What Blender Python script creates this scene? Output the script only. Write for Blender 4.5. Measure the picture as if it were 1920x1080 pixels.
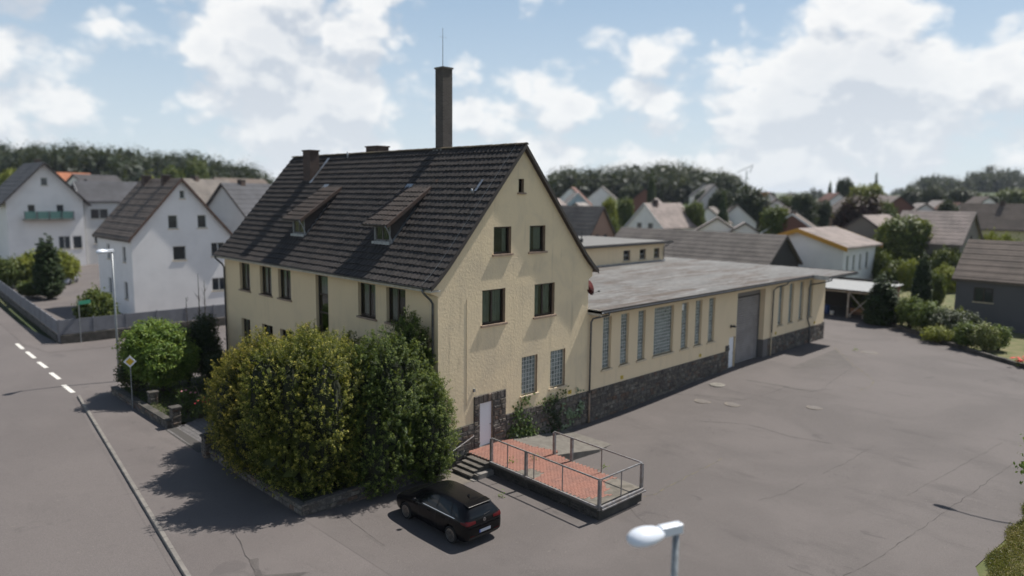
import bpy, bmesh, math, random
import numpy as np
from mathutils import Vector, Matrix
R = math.radians
SC = bpy.context.scene
COL = SC.collection
for o in list(bpy.data.objects): bpy.data.objects.remove(o)

# ------------------------------------------------------------------ camera
CAM = Vector((-19.1416, -23.6161, 8.1811))
FPX = 1358.82                      # focal length in pixels of a 1920 wide frame
PITCH, YAW, ROLL = R(7.3503), R(45.0889), R(0.6196)
fw = Vector((math.cos(YAW)*math.cos(PITCH), math.sin(YAW)*math.cos(PITCH), -math.sin(PITCH)))
rt0 = Vector((math.sin(YAW), -math.cos(YAW), 0)); up0 = rt0.cross(fw)
rt = math.cos(ROLL)*rt0 + math.sin(ROLL)*up0
up = -math.sin(ROLL)*rt0 + math.cos(ROLL)*up0
cd = bpy.data.cameras.new('camera'); cam = bpy.data.objects.new('camera', cd); COL.objects.link(cam)
M = Matrix.Identity(4)
for i in range(3):
    M[i][0], M[i][1], M[i][2], M[i][3] = rt[i], up[i], -fw[i], CAM[i]
cam.matrix_world = M
cd.sensor_width = 36; cd.lens = 36*FPX/1920; cd.clip_start = .3; cd.clip_end = 9000
cd.dof.use_dof = True; cd.dof.focus_distance = 25.0; cd.dof.aperture_fstop = cd.lens/1000/0.125
SC.camera = cam

# ------------------------------------------------------------------ light
SUN = Vector((0.635, -0.085, 1.0)).normalized()          # towards the sun
sd = bpy.data.lights.new('sun', 'SUN'); sd.energy = 5.0; sd.angle = R(.53); sd.color = (1, .955, .89)
so = bpy.data.objects.new('sun', sd); COL.objects.link(so)
so.rotation_euler = SUN.to_track_quat('Z', 'Y').to_euler(); so.location = (20, -10, 60)

w = bpy.data.worlds.new('World'); SC.world = w; w.use_nodes = True
SKY_STRENGTH = 0.06
CLOUD_OFF = (1.31, 4.09, 6.94)
def build_world():
    nt = w.node_tree; nt.nodes.clear(); N = nt.nodes.new; L = nt.links.new
    def math_(op, a, b=None, clamp=False):
        n = N('ShaderNodeMath'); n.operation = op; n.use_clamp = clamp
        for i, v in enumerate((a, b)):
            if v is None: continue
            if isinstance(v, (int, float)): n.inputs[i].default_value = v
            else: L(v, n.inputs[i])
        return n.outputs[0]
    def mapr(v, a, b, c=0., d=1., kind='SMOOTHSTEP'):
        n = N('ShaderNodeMapRange'); n.interpolation_type = kind
        L(v, n.inputs[0])
        for i, x in enumerate((a, b, c, d)): n.inputs[i+1].default_value = x
        return n.outputs[0]
    def mix(f, a, b):
        n = N('ShaderNodeMix'); n.data_type = 'RGBA'
        if isinstance(f, (int, float)): n.inputs[0].default_value = f
        else: L(f, n.inputs[0])
        for i, v in ((6, a), (7, b)):
            if isinstance(v, tuple): n.inputs[i].default_value = (*v, 1)
            else: L(v, n.inputs[i])
        return n.outputs[2]
    sky = N('ShaderNodeTexSky'); sky.sky_type = 'NISHITA'; sky.sun_disc = False
    sky.sun_elevation = math.asin(SUN.z); sky.sun_rotation = math.atan2(SUN.x, SUN.y)
    sky.altitude = 300; sky.air_density = 1.0; sky.dust_density = 1.1; sky.ozone_density = 1.2
    tc = N('ShaderNodeTexCoord'); D = tc.outputs['Generated']
    sp = N('ShaderNodeSeparateXYZ'); L(D, sp.inputs[0]); el = sp.outputs[2]
    def cloud(lift):
        """density field of the clouds, looked up a little higher for the shading"""
        mp = N('ShaderNodeMapping'); L(D, mp.inputs[0]); mp.inputs['Location'].default_value = (CLOUD_OFF[0], CLOUD_OFF[1], CLOUD_OFF[2]+lift)
        mp.inputs['Scale'].default_value = (1, 1, 1.45)
        n = N('ShaderNodeTexNoise'); L(mp.outputs[0], n.inputs['Vector']); n.inputs['Scale'].default_value = 4.3
        n.inputs['Detail'].default_value = 3; n.inputs['Roughness'].default_value = .45; n.inputs['Distortion'].default_value = .25
        wob = N('ShaderNodeTexNoise'); L(mp.outputs[0], wob.inputs['Vector']); wob.inputs['Scale'].default_value = 14; wob.inputs['Detail'].default_value = 4
        off = N('ShaderNodeVectorMath'); off.operation = 'MULTIPLY_ADD'; L(wob.outputs['Color'], off.inputs[0]); off.inputs[1].default_value = (.055,)*3; L(mp.outputs[0], off.inputs[2])
        v = N('ShaderNodeTexVoronoi'); v.feature = 'F1'; L(off.outputs[0], v.inputs['Vector']); v.inputs['Scale'].default_value = 11
        v.inputs['Detail'].default_value = 2; v.inputs['Roughness'].default_value = .5; v.inputs['Lacunarity'].default_value = 2.3
        wisp = N('ShaderNodeTexNoise'); L(mp.outputs[0], wisp.inputs['Vector']); wisp.inputs['Scale'].default_value = 26; wisp.inputs['Detail'].default_value = 6; wisp.inputs['Roughness'].default_value = .62; wisp.inputs['Distortion'].default_value = .4
        return math_('ADD', math_('ADD', n.outputs[0], math_('MULTIPLY', math_('SUBTRACT', .47, v.outputs['Distance']), .29)), math_('MULTIPLY', math_('SUBTRACT', wisp.outputs[0], .5), .20))
    dens, dens_u = cloud(0.), cloud(.055)
    cover = mapr(el, 0.0, .70, .205, -.13, 'LINEAR')      # seen edge-on near the horizon, gaps open overhead
    d2 = math_('ADD', dens, cover)
    mask = mapr(d2, .435, .60)
    lit = mapr(math_('SUBTRACT', dens, dens_u), -.13, .09)
    thick = mapr(d2, .56, .82)
    lit2 = math_('SUBTRACT', lit, math_('MULTIPLY', thick, .42), True)
    ccol = mix(lit2, (.47, .515, .58), (.79, .79, .785))
    skyc = N('ShaderNodeVectorMath'); skyc.operation = 'SCALE'; L(sky.outputs[0], skyc.inputs[0]); skyc.inputs['Scale'].default_value = SKY_STRENGTH
    veil = mapr(el, 0.0, .75, .85, .05, 'LINEAR')
    skyv = mix(veil, skyc.outputs[0], mix(mapr(el, .02, .30, 0, 1, 'LINEAR'), (.62, .70, .755), (.36, .52, .70)))
    haze = mapr(el, .0, .20, .60, 0., 'LINEAR')
    cloudc = mix(haze, ccol, (.70, .735, .76))
    out = mix(math_('MULTIPLY', mask, .95), skyv, cloudc)
    bg = N('ShaderNodeBackground'); L(out, bg.inputs[0]); bg.inputs[1].default_value = 1.0
    o = N('ShaderNodeOutputWorld'); L(bg.outputs[0], o.inputs[0])
build_world()
w.cycles.sampling_method = 'MANUAL'; w.cycles.sample_map_resolution = 512
SC.view_settings.view_transform = 'Standard'; SC.view_settings.look = 'None'
SC.view_settings.exposure = 0.32; SC.view_settings.gamma = 1; SC.view_settings.use_curve_mapping = False
SC.render.engine = 'CYCLES'
SC.cycles.max_bounces = 8; SC.cycles.transparent_max_bounces = 12

# ------------------------------------------------------------------ helpers
rng = random.Random(7)
def smooth01(a, b, x):
    t = min(1, max(0, (x-a)/(b-a))); return t*t*(3-2*t)
def h(x):                                  # height of street and yard, it only falls along x
    return -3.34 - .50*(1-smooth01(10, 27, x))*(.52+.48*smooth01(-9.5, -2.5, x))
def depth_of(x, y): return (Vector((x, y, 0))-CAM).dot(Vector((fw.x, fw.y, 0)).normalized())
def gz(x, y):                              # height of the land further away
    d = math.hypot(x-CAM.x, y-CAM.y)
    r = max(0, d-150)
    return -3.62 + .020*r*smooth01(0, 200, r)*(1-.55*smooth01(250, 900, r))
def ray(u, v):
    return fw + rt*((u-960)/FPX) - up*((v-540)/FPX)
def at(u, v, z=None):                      # where a sight line meets the street/yard (or height z)
    d = ray(u, v)
    if z is not None: return CAM + d*((z-CAM.z)/d.z)
    z = -3.6
    for _ in range(12):
        p = CAM + d*((z-CAM.z)/d.z); z = h(p.x)
    return Vector((p.x, p.y, z))
def far(u, d, dz=0.):                      # ground point on bearing u at distance d
    r = ray(u, 500); r = Vector((r.x, r.y, 0)).normalized()
    p = Vector((CAM.x, CAM.y, 0)) + r*d
    return Vector((p.x, p.y, gz(p.x, p.y)+dz))

class MB:
    def __init__(s): s.v = []; s.f = []; s.m = []
    def add(s, vs, fs, mi=0):
        n = len(s.v); s.v += [tuple(a) for a in vs]
        for f in fs: s.f.append(tuple(i+n for i in f)); s.m.append(mi)
        return s
    def quad(s, *p, mi=0): return s.add(p, [tuple(range(len(p)))], mi)
    def box(s, x0, x1, y0, y1, z0, z1, mi=0, T=None):
        vs = [(x, y, z) for z in (z0, z1) for y in (y0, y1) for x in (x0, x1)]
        if T is not None: vs = [tuple(T @ Vector(p)) for p in vs]
        return s.add(vs, [(0, 2, 3, 1), (4, 5, 7, 6), (0, 1, 5, 4), (2, 6, 7, 3), (0, 4, 6, 2), (1, 3, 7, 5)], mi)
    def pbox(s, P, u0, u1, z0, z1, d0, d1, mi=0):
        vs = [P(u, z, d) for z in (z0, z1) for d in (d0, d1) for u in (u0, u1)]
        return s.add(vs, [(0, 2, 3, 1), (4, 5, 7, 6), (0, 1, 5, 4), (2, 6, 7, 3), (0, 4, 6, 2), (1, 3, 7, 5)], mi)
    def bar(s, a, b, w, hgt=None, upv=(0, 0, 1), mi=0):
        a, b = Vector(a), Vector(b); hgt = hgt or w
        d = (b-a).normalized(); u = Vector(upv)
        if abs(d.dot(u)) > .98: u = Vector((1, 0, 0))
        r = d.cross(u).normalized()*(w/2); q = r.cross(d).normalized()*(hgt/2)
        vs = [p+i*r+j*q for p in (a, b) for j in (-1, 1) for i in (-1, 1)]
        return s.add(vs, [(0, 2, 3, 1), (4, 5, 7, 6), (0, 1, 5, 4), (2, 6, 7, 3), (0, 4, 6, 2), (1, 3, 7, 5)], mi)
    def tube(s, pts, r, n=8, mi=0, cap=True):
        pts = [Vector(p) for p in pts]; rings = []
        rs = r if isinstance(r, (list, tuple)) else [r]*len(pts)
        prev = None
        for i, p in enumerate(pts):
            t = (pts[min(i+1, len(pts)-1)]-pts[max(i-1, 0)]).normalized()
            a = prev if prev is not None else (Vector((0, 0, 1)) if abs(t.z) < .9 else Vector((1, 0, 0)))
            x = (a - t*a.dot(t)).normalized(); prev = x; y = t.cross(x)
            rings.append([p + rs[i]*(math.cos(2*math.pi*k/n)*x + math.sin(2*math.pi*k/n)*y) for k in range(n)])
        vs = [q for rg in rings for q in rg]; fs = []
        for i in range(len(pts)-1):
            for k in range(n):
                fs.append((i*n+k, i*n+(k+1) % n, (i+1)*n+(k+1) % n, (i+1)*n+k))
        if cap: fs += [tuple(range(n))[::-1], tuple(range((len(pts)-1)*n, len(pts)*n))]
        return s.add(vs, fs, mi)
    def lathe(s, prof, c=(0, 0, 0), n=16, axis='Z', mi=0):
        vs = []; fs = []
        for r, z in prof:
            for k in range(n):
                a = 2*math.pi*k/n; x, y = r*math.cos(a), r*math.sin(a)
                p = (x, y, z) if axis == 'Z' else ((z, x, y) if axis == 'X' else (x, z, y))
                vs.append((p[0]+c[0], p[1]+c[1], p[2]+c[2]))
        for i in range(len(prof)-1):
            for k in range(n): fs.append((i*n+k, i*n+(k+1) % n, (i+1)*n+(k+1) % n, (i+1)*n+k))
        fs += [tuple(range(n))[::-1], tuple(range((len(prof)-1)*n, len(prof)*n))]
        return s.add(vs, fs, mi)
    def xf(s, T):
        s.v = [tuple(T @ Vector(p)) for p in s.v]; return s
    def mesh(s, name, mat, smooth=False):
        me = bpy.data.meshes.new(name); me.from_pydata(s.v, [], s.f)
        for m in (mat if isinstance(mat, (list, tuple)) else [mat]): me.materials.append(m)
        if isinstance(mat, (list, tuple)) and len(mat) > 1: me.polygons.foreach_set('material_index', s.m)
        if smooth: me.polygons.foreach_set('use_smooth', [True]*len(me.polygons))
        me.update(); return me
    def build(s, name, mat, parent=None, smooth=False): return link(name, s.mesh(name, mat, smooth), parent)

WORLD = {}                                  # world matrix of roots, so parts can be given in world coordinates
def link(name, data, parent=None):
    o = bpy.data.objects.new(name, data); COL.objects.link(o)
    if parent is not None: adopt(o, parent)
    return o
def adopt(o, parent):
    o.parent = parent
    if parent in WORLD: o.matrix_parent_inverse = WORLD[parent].inverted()
def tag(o, label, cat, group=None):
    o['label'] = label; o['category'] = cat
    if group: o['group'] = group
    return o
def struct(o): o['kind'] = 'structure'; return o
def stuff(o): o['kind'] = 'stuff'; return o
def thing(name, loc, label, cat, group=None, local=False, rz=0):
    o = bpy.data.objects.new(name, None); COL.objects.link(o); o.empty_display_size = .3
    o.location = loc; o.rotation_euler = (0, 0, rz)
    if not local: WORLD[o] = Matrix.Translation(Vector(loc)) @ Matrix.Rotation(rz, 4, 'Z')
    return tag(o, label, cat, group)
def copy_tree(o, parent=None, loc=None, rz=None, sc=None, label=None):
    c = o.copy(); COL.objects.link(c)
    if parent is not None: c.parent = parent
    if loc is not None: c.location = loc
    if rz is not None: c.rotation_euler = (0, 0, rz)
    if sc is not None: c.scale = sc if isinstance(sc, (tuple, list)) else (sc, sc, sc)
    if label: c['label'] = label
    for ch in list(o.children): copy_tree(ch, c)
    return c

# ------------------------------------------------------------------ materials
def nodes(name):
    m = bpy.data.materials.new(name); m.use_nodes = True
    nt = m.node_tree; b = nt.nodes['Principled BSDF']
    return m, nt, b
def _mix(nt, f, a, b, blend='MIX'):
    n = nt.nodes.new('ShaderNodeMix'); n.data_type = 'RGBA'; n.blend_type = blend
    for i, v in ((0, f), (6, a), (7, b)):
        if isinstance(v, tuple): n.inputs[i].default_value = (*v, 1)
        elif isinstance(v, (int, float)): n.inputs[i].default_value = v
        else: nt.links.new(v, n.inputs[i])
    return n.outputs[2]
def _noise(nt, scale, detail=4, rough=.55, coord='Object', stretch=None, dist=0., out=0):
    tc = nt.nodes.new('ShaderNodeTexCoord'); v = tc.outputs[coord]
    if coord == 'Object':                      # world position: parts of one thing share one pattern
        g = nt.nodes.new('ShaderNodeNewGeometry'); v = g.outputs['Position']
    if stretch:
        mp = nt.nodes.new('ShaderNodeMapping'); nt.links.new(v, mp.inputs[0]); mp.inputs['Scale'].default_value = stretch; v = mp.outputs[0]
    n = nt.nodes.new('ShaderNodeTexNoise'); nt.links.new(v, n.inputs['Vector'])
    n.inputs['Scale'].default_value = scale; n.inputs['Detail'].default_value = detail
    n.inputs['Roughness'].default_value = rough; n.inputs['Distortion'].default_value = dist
    return n.outputs[out]
def _ramp(nt, v, a, b, c=0., d=1.):
    n = nt.nodes.new('ShaderNodeMapRange'); n.interpolation_type = 'SMOOTHSTEP'; nt.links.new(v, n.inputs[0])
    for i, x in enumerate((a, b, c, d)): n.inputs[i+1].default_value = x
    return n.outputs[0]
def _bump(nt, b, hgt, strength, dist=.02):
    n = nt.nodes.new('ShaderNodeBump'); n.inputs['Strength'].default_value = strength; n.inputs['Distance'].default_value = dist
    nt.links.new(hgt, n.inputs['Height']); nt.links.new(n.outputs[0], b.inputs['Normal'])
def _rand(nt):
    g = nt.nodes.new('ShaderNodeNewGeometry'); o = nt.nodes.new('ShaderNodeObjectInfo')
    a = nt.nodes.new('ShaderNodeMath'); a.operation = 'ADD'; nt.links.new(g.outputs['Random Per Island'], a.inputs[0]); nt.links.new(o.outputs['Random'], a.inputs[1])
    f = nt.nodes.new('ShaderNodeMath'); f.operation = 'FRACT'; nt.links.new(a.outputs[0], f.inputs[0])
    return f.outputs[0]
def mat(name, col, rough=.7, metal=0., spec=.5, col2=None, nscale=3., lo=.35, hi=.65, detail=5, bump=0., bscale=None, bdist=.01, stretch=None, coat=0., rand=0., randcol=None):
    m, nt, b = nodes(name)
    c = col
    if col2 is not None:
        f = _ramp(nt, _noise(nt, nscale, detail, stretch=stretch), lo, hi); c = _mix(nt, f, col, col2)
    if rand:
        r = _rand(nt); c = _mix(nt, _ramp(nt, r, 0, 1, 0, rand), c, randcol)
    if isinstance(c, tuple): b.inputs['Base Color'].default_value = (*c, 1)
    else: nt.links.new(c, b.inputs['Base Color'])
    b.inputs['Roughness'].default_value = rough; b.inputs['Metallic'].default_value = metal
    b.inputs['Specular IOR Level'].default_value = spec; b.inputs['Coat Weight'].default_value = coat
    if bump: _bump(nt, b, _noise(nt, bscale or nscale*6, 4, stretch=stretch), bump, bdist)
    return m
def glass(name, tint=(.55, .62, .6), refl=.10):
    m, nt, b = nodes(name); nt.nodes.remove(b); o = nt.nodes['Material Output']
    t = nt.nodes.new('ShaderNodeBsdfTransparent'); t.inputs[0].default_value = (*tint, 1)
    g = nt.nodes.new('ShaderNodeBsdfGlossy'); g.inputs['Roughness'].default_value = .02; g.inputs[0].default_value = (.9, .92, .93, 1)
    fr = nt.nodes.new('ShaderNodeLayerWeight'); fr.inputs[0].default_value = .5
    pw = nt.nodes.new('ShaderNodeMath'); pw.operation = 'POWER'; nt.links.new(fr.outputs['Facing'], pw.inputs[0]); pw.inputs[1].default_value = 4.0
    a = nt.nodes.new('ShaderNodeMath'); a.operation = 'MULTIPLY_ADD'; nt.links.new(pw.outputs[0], a.inputs[0]); a.inputs[1].default_value = .85; a.inputs[2].default_value = refl; a.use_clamp = True
    mx = nt.nodes.new('ShaderNodeMixShader'); nt.links.new(a.outputs[0], mx.inputs[0]); nt.links.new(t.outputs[0], mx.inputs[1]); nt.links.new(g.outputs[0], mx.inputs[2])
    nt.links.new(mx.outputs[0], o.inputs[0]); return m
def leafmat(name, c1, c2, c3, trans=.35, rough=.55, attr=True):
    m, nt, b = nodes(name); o = nt.nodes['Material Output']
    a = nt.nodes.new('ShaderNodeAttribute'); a.attribute_name = 'rnd'
    r = nt.nodes.new('ShaderNodeValToRGB'); e = r.color_ramp.elements
    e[0].color = (*c1, 1); e[1].color = (*c3, 1); e[1].position = .95; x = e.new(.5); x.color = (*c2, 1)
    nt.links.new(a.outputs['Fac'], r.inputs[0])
    nt.links.new(r.outputs[0], b.inputs['Base Color']); b.inputs['Roughness'].default_value = rough; b.inputs['Specular IOR Level'].default_value = .3
    t = nt.nodes.new('ShaderNodeBsdfTranslucent'); nt.links.new(_mix(nt, .5, r.outputs[0], (.22, .26, .03), 'SCREEN' if False else 'MIX'), t.inputs[0])
    mx = nt.nodes.new('ShaderNodeMixShader'); mx.inputs[0].default_value = trans
    nt.links.new(b.outputs[0], mx.inputs[1]); nt.links.new(t.outputs[0], mx.inputs[2]); nt.links.new(mx.outputs[0], o.inputs[0])
    return m
def asphalt(name, c1, c2, c3, big=.16, patch=1.):
    m, nt, b = nodes(name)
    f = _ramp(nt, _noise(nt, big, 5, .6, dist=.6), .36, .66); c = _mix(nt, f, c1, c2)
    f2 = _ramp(nt, _noise(nt, big*4.3, 6, .65, stretch=(1, .35, 1)), .52, .74, 0, .6*patch); c = _mix(nt, f2, c, c3)
    f3 = _ramp(nt, _noise(nt, 38, 3, .7), .25, .8, .74, 1.24)
    mul = nt.nodes.new('ShaderNodeVectorMath'); mul.operation = 'SCALE'; nt.links.new(c, mul.inputs[0]); nt.links.new(f3, mul.inputs['Scale'])
    fo = _ramp(nt, _noise(nt, .75, 4, .6, dist=1.), .64, .72, 0, .45*patch); so_ = nt.nodes.new('ShaderNodeMix'); so_.data_type = 'RGBA'; nt.links.new(fo, so_.inputs[0]); nt.links.new(mul.outputs[0], so_.inputs[6]); so_.inputs[7].default_value = (c3[0]*.72, c3[1]*.72, c3[2]*.74, 1)
    fl = _ramp(nt, _noise(nt, .42, 6, .7, stretch=(.45, 1, 1), dist=.8), .58, .76, 0, .18*patch); sl_ = nt.nodes.new('ShaderNodeMix'); sl_.data_type = 'RGBA'; nt.links.new(fl, sl_.inputs[0]); nt.links.new(so_.outputs[2], sl_.inputs[6]); sl_.inputs[7].default_value = (c2[0]*1.25, c2[1]*1.23, c2[2]*1.2, 1)
    mul = type('o', (), {'outputs': [sl_.outputs[2]]})
    f4 = _ramp(nt, _noise(nt, 5.5, 2, .5), .735, .76, 0, .55); c4 = _mix(nt, f4, mul.outputs[0], (.17, .155, .135))
    nt.links.new(c4, b.inputs['Base Color']); b.inputs['Roughness'].default_value = .86; b.inputs['Specular IOR Level'].default_value = .35
    _bump(nt, b, _noise(nt, 60, 3, .7), .5, .006)
    return m

ASPH = asphalt('asphalt_yard', (.104, .0915, .0865), (.126, .1105, .1045), (.080, .0705, .067))
ROAD = asphalt('asphalt_road', (.116, .102, .097), (.134, .118, .112), (.098, .087, .083), .08, .6)
PAVE = asphalt('asphalt_pavement', (.118, .103, .098), (.140, .123, .116), (.096, .085, .081), .2, .8)
KERB = mat('kerb_concrete', (.20, .183, .163), .85, col2=(.15, .138, .125), nscale=3, bump=.3)
CRACK = mat('asphalt_crack', (.058, .051, .048), .95, col2=(.095, .083, .078), nscale=2, lo=.45, hi=.6)
MOSSJ = mat('mossy_joint', (.14, .12, .07), .95, col2=(.08, .074, .06), nscale=3.5, lo=.42, hi=.58)
LINEW = mat('road_paint', (.62, .60, .55), .7, col2=(.45, .43, .40), nscale=7, lo=.5, hi=.75)
GRASS = mat('grass_ground', (.085, .10, .030), .95, col2=(.155, .135, .062), nscale=1.1, lo=.38, hi=.66, bump=.6, bscale=26, bdist=.04)
FIELD = mat('field_ground', (.045, .065, .018), .95, col2=(.085, .088, .034), nscale=.012, lo=.42, hi=.58)
SOIL = mat('garden_soil', (.055, .042, .030), .95, col2=(.035, .045, .018), nscale=2.2, bump=.6, bscale=20, bdist=.04)
def stucco(name, c, dirt, amt=.5, bumps=1., bdist=.018):
    m, nt, b = nodes(name)
    f = _ramp(nt, _noise(nt, .55, 6, .62, dist=.5), .40, .72, 0, amt)
    col = _mix(nt, f, c, dirt)
    f2 = _ramp(nt, _noise(nt, 1.4, 7, .7, stretch=(1, 1, .25)), .55, .80, 0, amt*.8); col = _mix(nt, f2, col, tuple(x*.62 for x in dirt))
    f3 = _ramp(nt, _noise(nt, 2.6, 6, .7, stretch=(1, 1, .07)), .55, .72, 0, amt*.8); col = _mix(nt, f3, col, tuple(x*.74 for x in dirt))
    nt.links.new(col, b.inputs['Base Color']); b.inputs['Roughness'].default_value = .92; b.inputs['Specular IOR Level'].default_value = .25
    if bumps: _bump(nt, b, _noise(nt, 8.5, 5, .6), bumps, bdist)
    return m
GABLE = stucco('stucco_cream', (.77, .625, .415), (.63, .52, .365), .75, .42, .04)
FACADE = stucco('stucco_cream_smooth', (.72, .575, .375), (.62, .50, .335), .45, .25, .012)
HALLW = stucco('render_hall', (.75, .60, .405), (.65, .525, .36), .4, .15, .01)
REVEAL = mat('window_surround', (.33, .235, .155), .85, col2=(.25, .18, .12), nscale=2.5)
SILLM = mat('sill_brown', (.33, .235, .17), .8, col2=(.24, .175, .13), nscale=5)
SILLC = mat('sill_cream', (.60, .49, .34), .85, col2=(.48, .40, .29), nscale=5)
FRAMED = mat('window_frame_dark', (.035, .022, .016), .45)
FRAMEW = mat('window_frame_white', (.62, .62, .60), .4)
GLASS = glass('window_glass', (.62, .67, .65), .05)
GLASSF = mat('far_window_glass', (.03, .035, .04), .08, spec=.8)
CURT = mat('curtain', (.62, .60, .55), .9, col2=(.42, .41, .38), nscale=9, stretch=(6, 6, .2), lo=.4, hi=.6)
DARKIN = mat('dark_interior', (.02, .018, .016), .9)
def tilemat(name, a, b2, c):
    m, nt, b = nodes(name); r = _rand(nt)
    col = _mix(nt, _ramp(nt, r, .1, .9), a, b2)
    f = _ramp(nt, _noise(nt, .45, 6, .65), .50, .72, 0, .75); col = _mix(nt, f, col, c)
    f2 = _ramp(nt, _noise(nt, 1.5, 6, .7), .63, .74, 0, .7); col = _mix(nt, f2, col, (.085, .045, .026))
    f3 = _ramp(nt, _noise(nt, 16, 3, .6), .70, .78, 0, .6); col = _mix(nt, f3, col, (.16, .145, .11))
    nt.links.new(col, b.inputs['Base Color']); b.inputs['Roughness'].default_value = .78; b.inputs['Specular IOR Level'].default_value = .35
    _bump(nt, b, _noise(nt, 40, 3), .3, .006); return m
TILE = tilemat('roof_tile_dark', (.031, .027, .025), (.045, .038, .035), (.056, .046, .040))
TILER = tilemat('roof_tile_brown', (.038, .030, .026), (.054, .041, .035), (.062, .048, .040))
BOARD = mat('verge_board', (.05, .04, .035), .7)
SOFFIT = mat('soffit_paint', (.52, .49, .43), .7, col2=(.40, .37, .32), nscale=4)
ZINC = mat('zinc', (.16, .17, .18), .45, metal=.7, col2=(.10, .105, .11), nscale=6)
LEAD = mat('lead_flashing', (.36, .38, .40), .42, metal=.6, col2=(.24, .25, .27), nscale=8)
def brickmat(name, c1, c2, mortar, sc=1.0, bw=.25, bh=.075):
    m, nt, b = nodes(name)
    g = nt.nodes.new('ShaderNodeNewGeometry'); sp = nt.nodes.new('ShaderNodeSeparateXYZ'); nt.links.new(g.outputs['Position'], sp.inputs[0])
    ad = nt.nodes.new('ShaderNodeMath'); ad.operation = 'ADD'; nt.links.new(sp.outputs[0], ad.inputs[0]); nt.links.new(sp.outputs[1], ad.inputs[1])
    cb = nt.nodes.new('ShaderNodeCombineXYZ'); nt.links.new(ad.outputs[0], cb.inputs[0]); nt.links.new(sp.outputs[2], cb.inputs[1])
    t = nt.nodes.new('ShaderNodeTexBrick'); nt.links.new(cb.outputs[0], t.inputs['Vector'])
    t.inputs['Color1'].default_value = (*c1, 1); t.inputs['Color2'].default_value = (*c2, 1); t.inputs['Mortar'].default_value = (*mortar, 1)
    t.inputs['Scale'].default_value = 1; t.inputs['Brick Width'].default_value = bw; t.inputs['Row Height'].default_value = bh; t.inputs['Mortar Size'].default_value = .008*sc; t.inputs['Bias'].default_value = .1
    f = _ramp(nt, _noise(nt, 1.3, 5), .45, .75, 0, .5); col = _mix(nt, f, t.outputs['Color'], tuple(x*.55 for x in c1))
    nt.links.new(col, b.inputs['Base Color']); b.inputs['Roughness'].default_value = .85
    inv = nt.nodes.new('ShaderNodeMath'); inv.operation = 'SUBTRACT'; inv.inputs[0].default_value = 1; nt.links.new(t.outputs['Fac'], inv.inputs[1]); _bump(nt, b, inv.outputs[0], .8, .012)
    return m
def stonemat(name, cols, rough=.88):
    m, nt, b = nodes(name); r = _rand(nt)
    rp = nt.nodes.new('ShaderNodeValToRGB'); e = rp.color_ramp.elements; rp.color_ramp.interpolation = 'LINEAR'
    e[0].color = (*cols[0], 1); e[1].color = (*cols[-1], 1)
    for i, c in enumerate(cols[1:-1]): x = e.new((i+1)/(len(cols)-1)); x.color = (*c, 1)
    nt.links.new(r, rp.inputs[0]); col = rp.outputs[0]
    f = _ramp(nt, _noise(nt, 7, 5, .65), .35, .75, .55, 1.3)
    s = nt.nodes.new('ShaderNodeVectorMath'); s.operation = 'SCALE'; nt.links.new(col, s.inputs[0]); nt.links.new(f, s.inputs['Scale'])
    nt.links.new(s.outputs[0], b.inputs['Base Color']); b.inputs['Roughness'].default_value = rough
    _bump(nt, b, _noise(nt, 14, 5, .65), .8, .02); return m
STONE = stonemat('plinth_stone', [(.13, .115, .10), (.105, .09, .078), (.17, .145, .115), (.085, .076, .072), (.15, .095, .066), (.20, .18, .15), (.115, .105, .096), (.14, .12, .10)])
MORTAR = mat('mortar_dark', (.065, .058, .052), .95, col2=(.10, .09, .08), nscale=6)
CONC = mat('concrete_weathered', (.20, .185, .16), .92, col2=(.12, .112, .098), nscale=1.8, bump=.4, bscale=30)
CONCD = mat('concrete_stained', (.085, .076, .066), .92, col2=(.045, .042, .036), nscale=1.6, bump=.5, bscale=18)
STEEL = mat('rail_steel', (.30, .30, .31), .45, metal=.55, col2=(.22, .20, .19), nscale=7)
GALV = mat('galvanised_steel', (.30, .32, .33), .45, metal=.5, col2=(.22, .235, .24), nscale=12)
WHITEP = mat('white_paint', (.72, .73, .75), .45)
# ------------------------------------------------------------------ ground sheets
XCUT = [-9.5, -8.3, -7.2, -6, -4.8, -3.6, -2.5] + [10+i*1.2 for i in range(15)]
def sheet(name, poly, dz, material, parent=None, hf=None):
    bm = bmesh.new(); bm.faces.new([bm.verts.new((p[0], p[1], 0)) for p in poly])
    for x in XCUT:
        bmesh.ops.bisect_plane(bm, geom=bm.verts[:]+bm.edges[:]+bm.faces[:], plane_co=(x, 0, 0), plane_no=(1, 0, 0))
    bmesh.ops.triangulate(bm, faces=bm.faces[:])
    for v in bm.verts: v.co.z = (hf(v.co.x) if hf else h(v.co.x)) + dz
    for f in bm.faces:
        if f.normal.z < 0: f.normal_flip()
    me = bpy.data.meshes.new(name); bm.to_mesh(me); bm.free(); me.materials.append(material)
    return link(name, me, parent)
def terrain():
    rad = [0, 30, 60, 90, 120, 160, 200, 250, 310, 380, 460, 560, 700, 900, 1200, 1700, 2600, 4500]
    n = 72; vs = []; fs = []
    for r in rad:
        for k in range(n):
            a = 2*math.pi*k/n; x, y = CAM.x+r*math.cos(a), CAM.y+r*math.sin(a)
            z = gz(x, y) - (.75 if r < 100 else .75*(1-smooth01(100, 160, r)))
            vs.append((x, y, z))
    for i in range(len(rad)-1):
        for k in range(n): fs.append((i*n+k, (i+1)*n+k, (i+1)*n+(k+1) % n, i*n+(k+1) % n))
    struct(MB().add(vs, fs).build('ground', FIELD, smooth=True))
terrain()
K0, K1, K2 = (-16.2, -40), (-11.08, -.6), (-7.99, 22.96)
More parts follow.
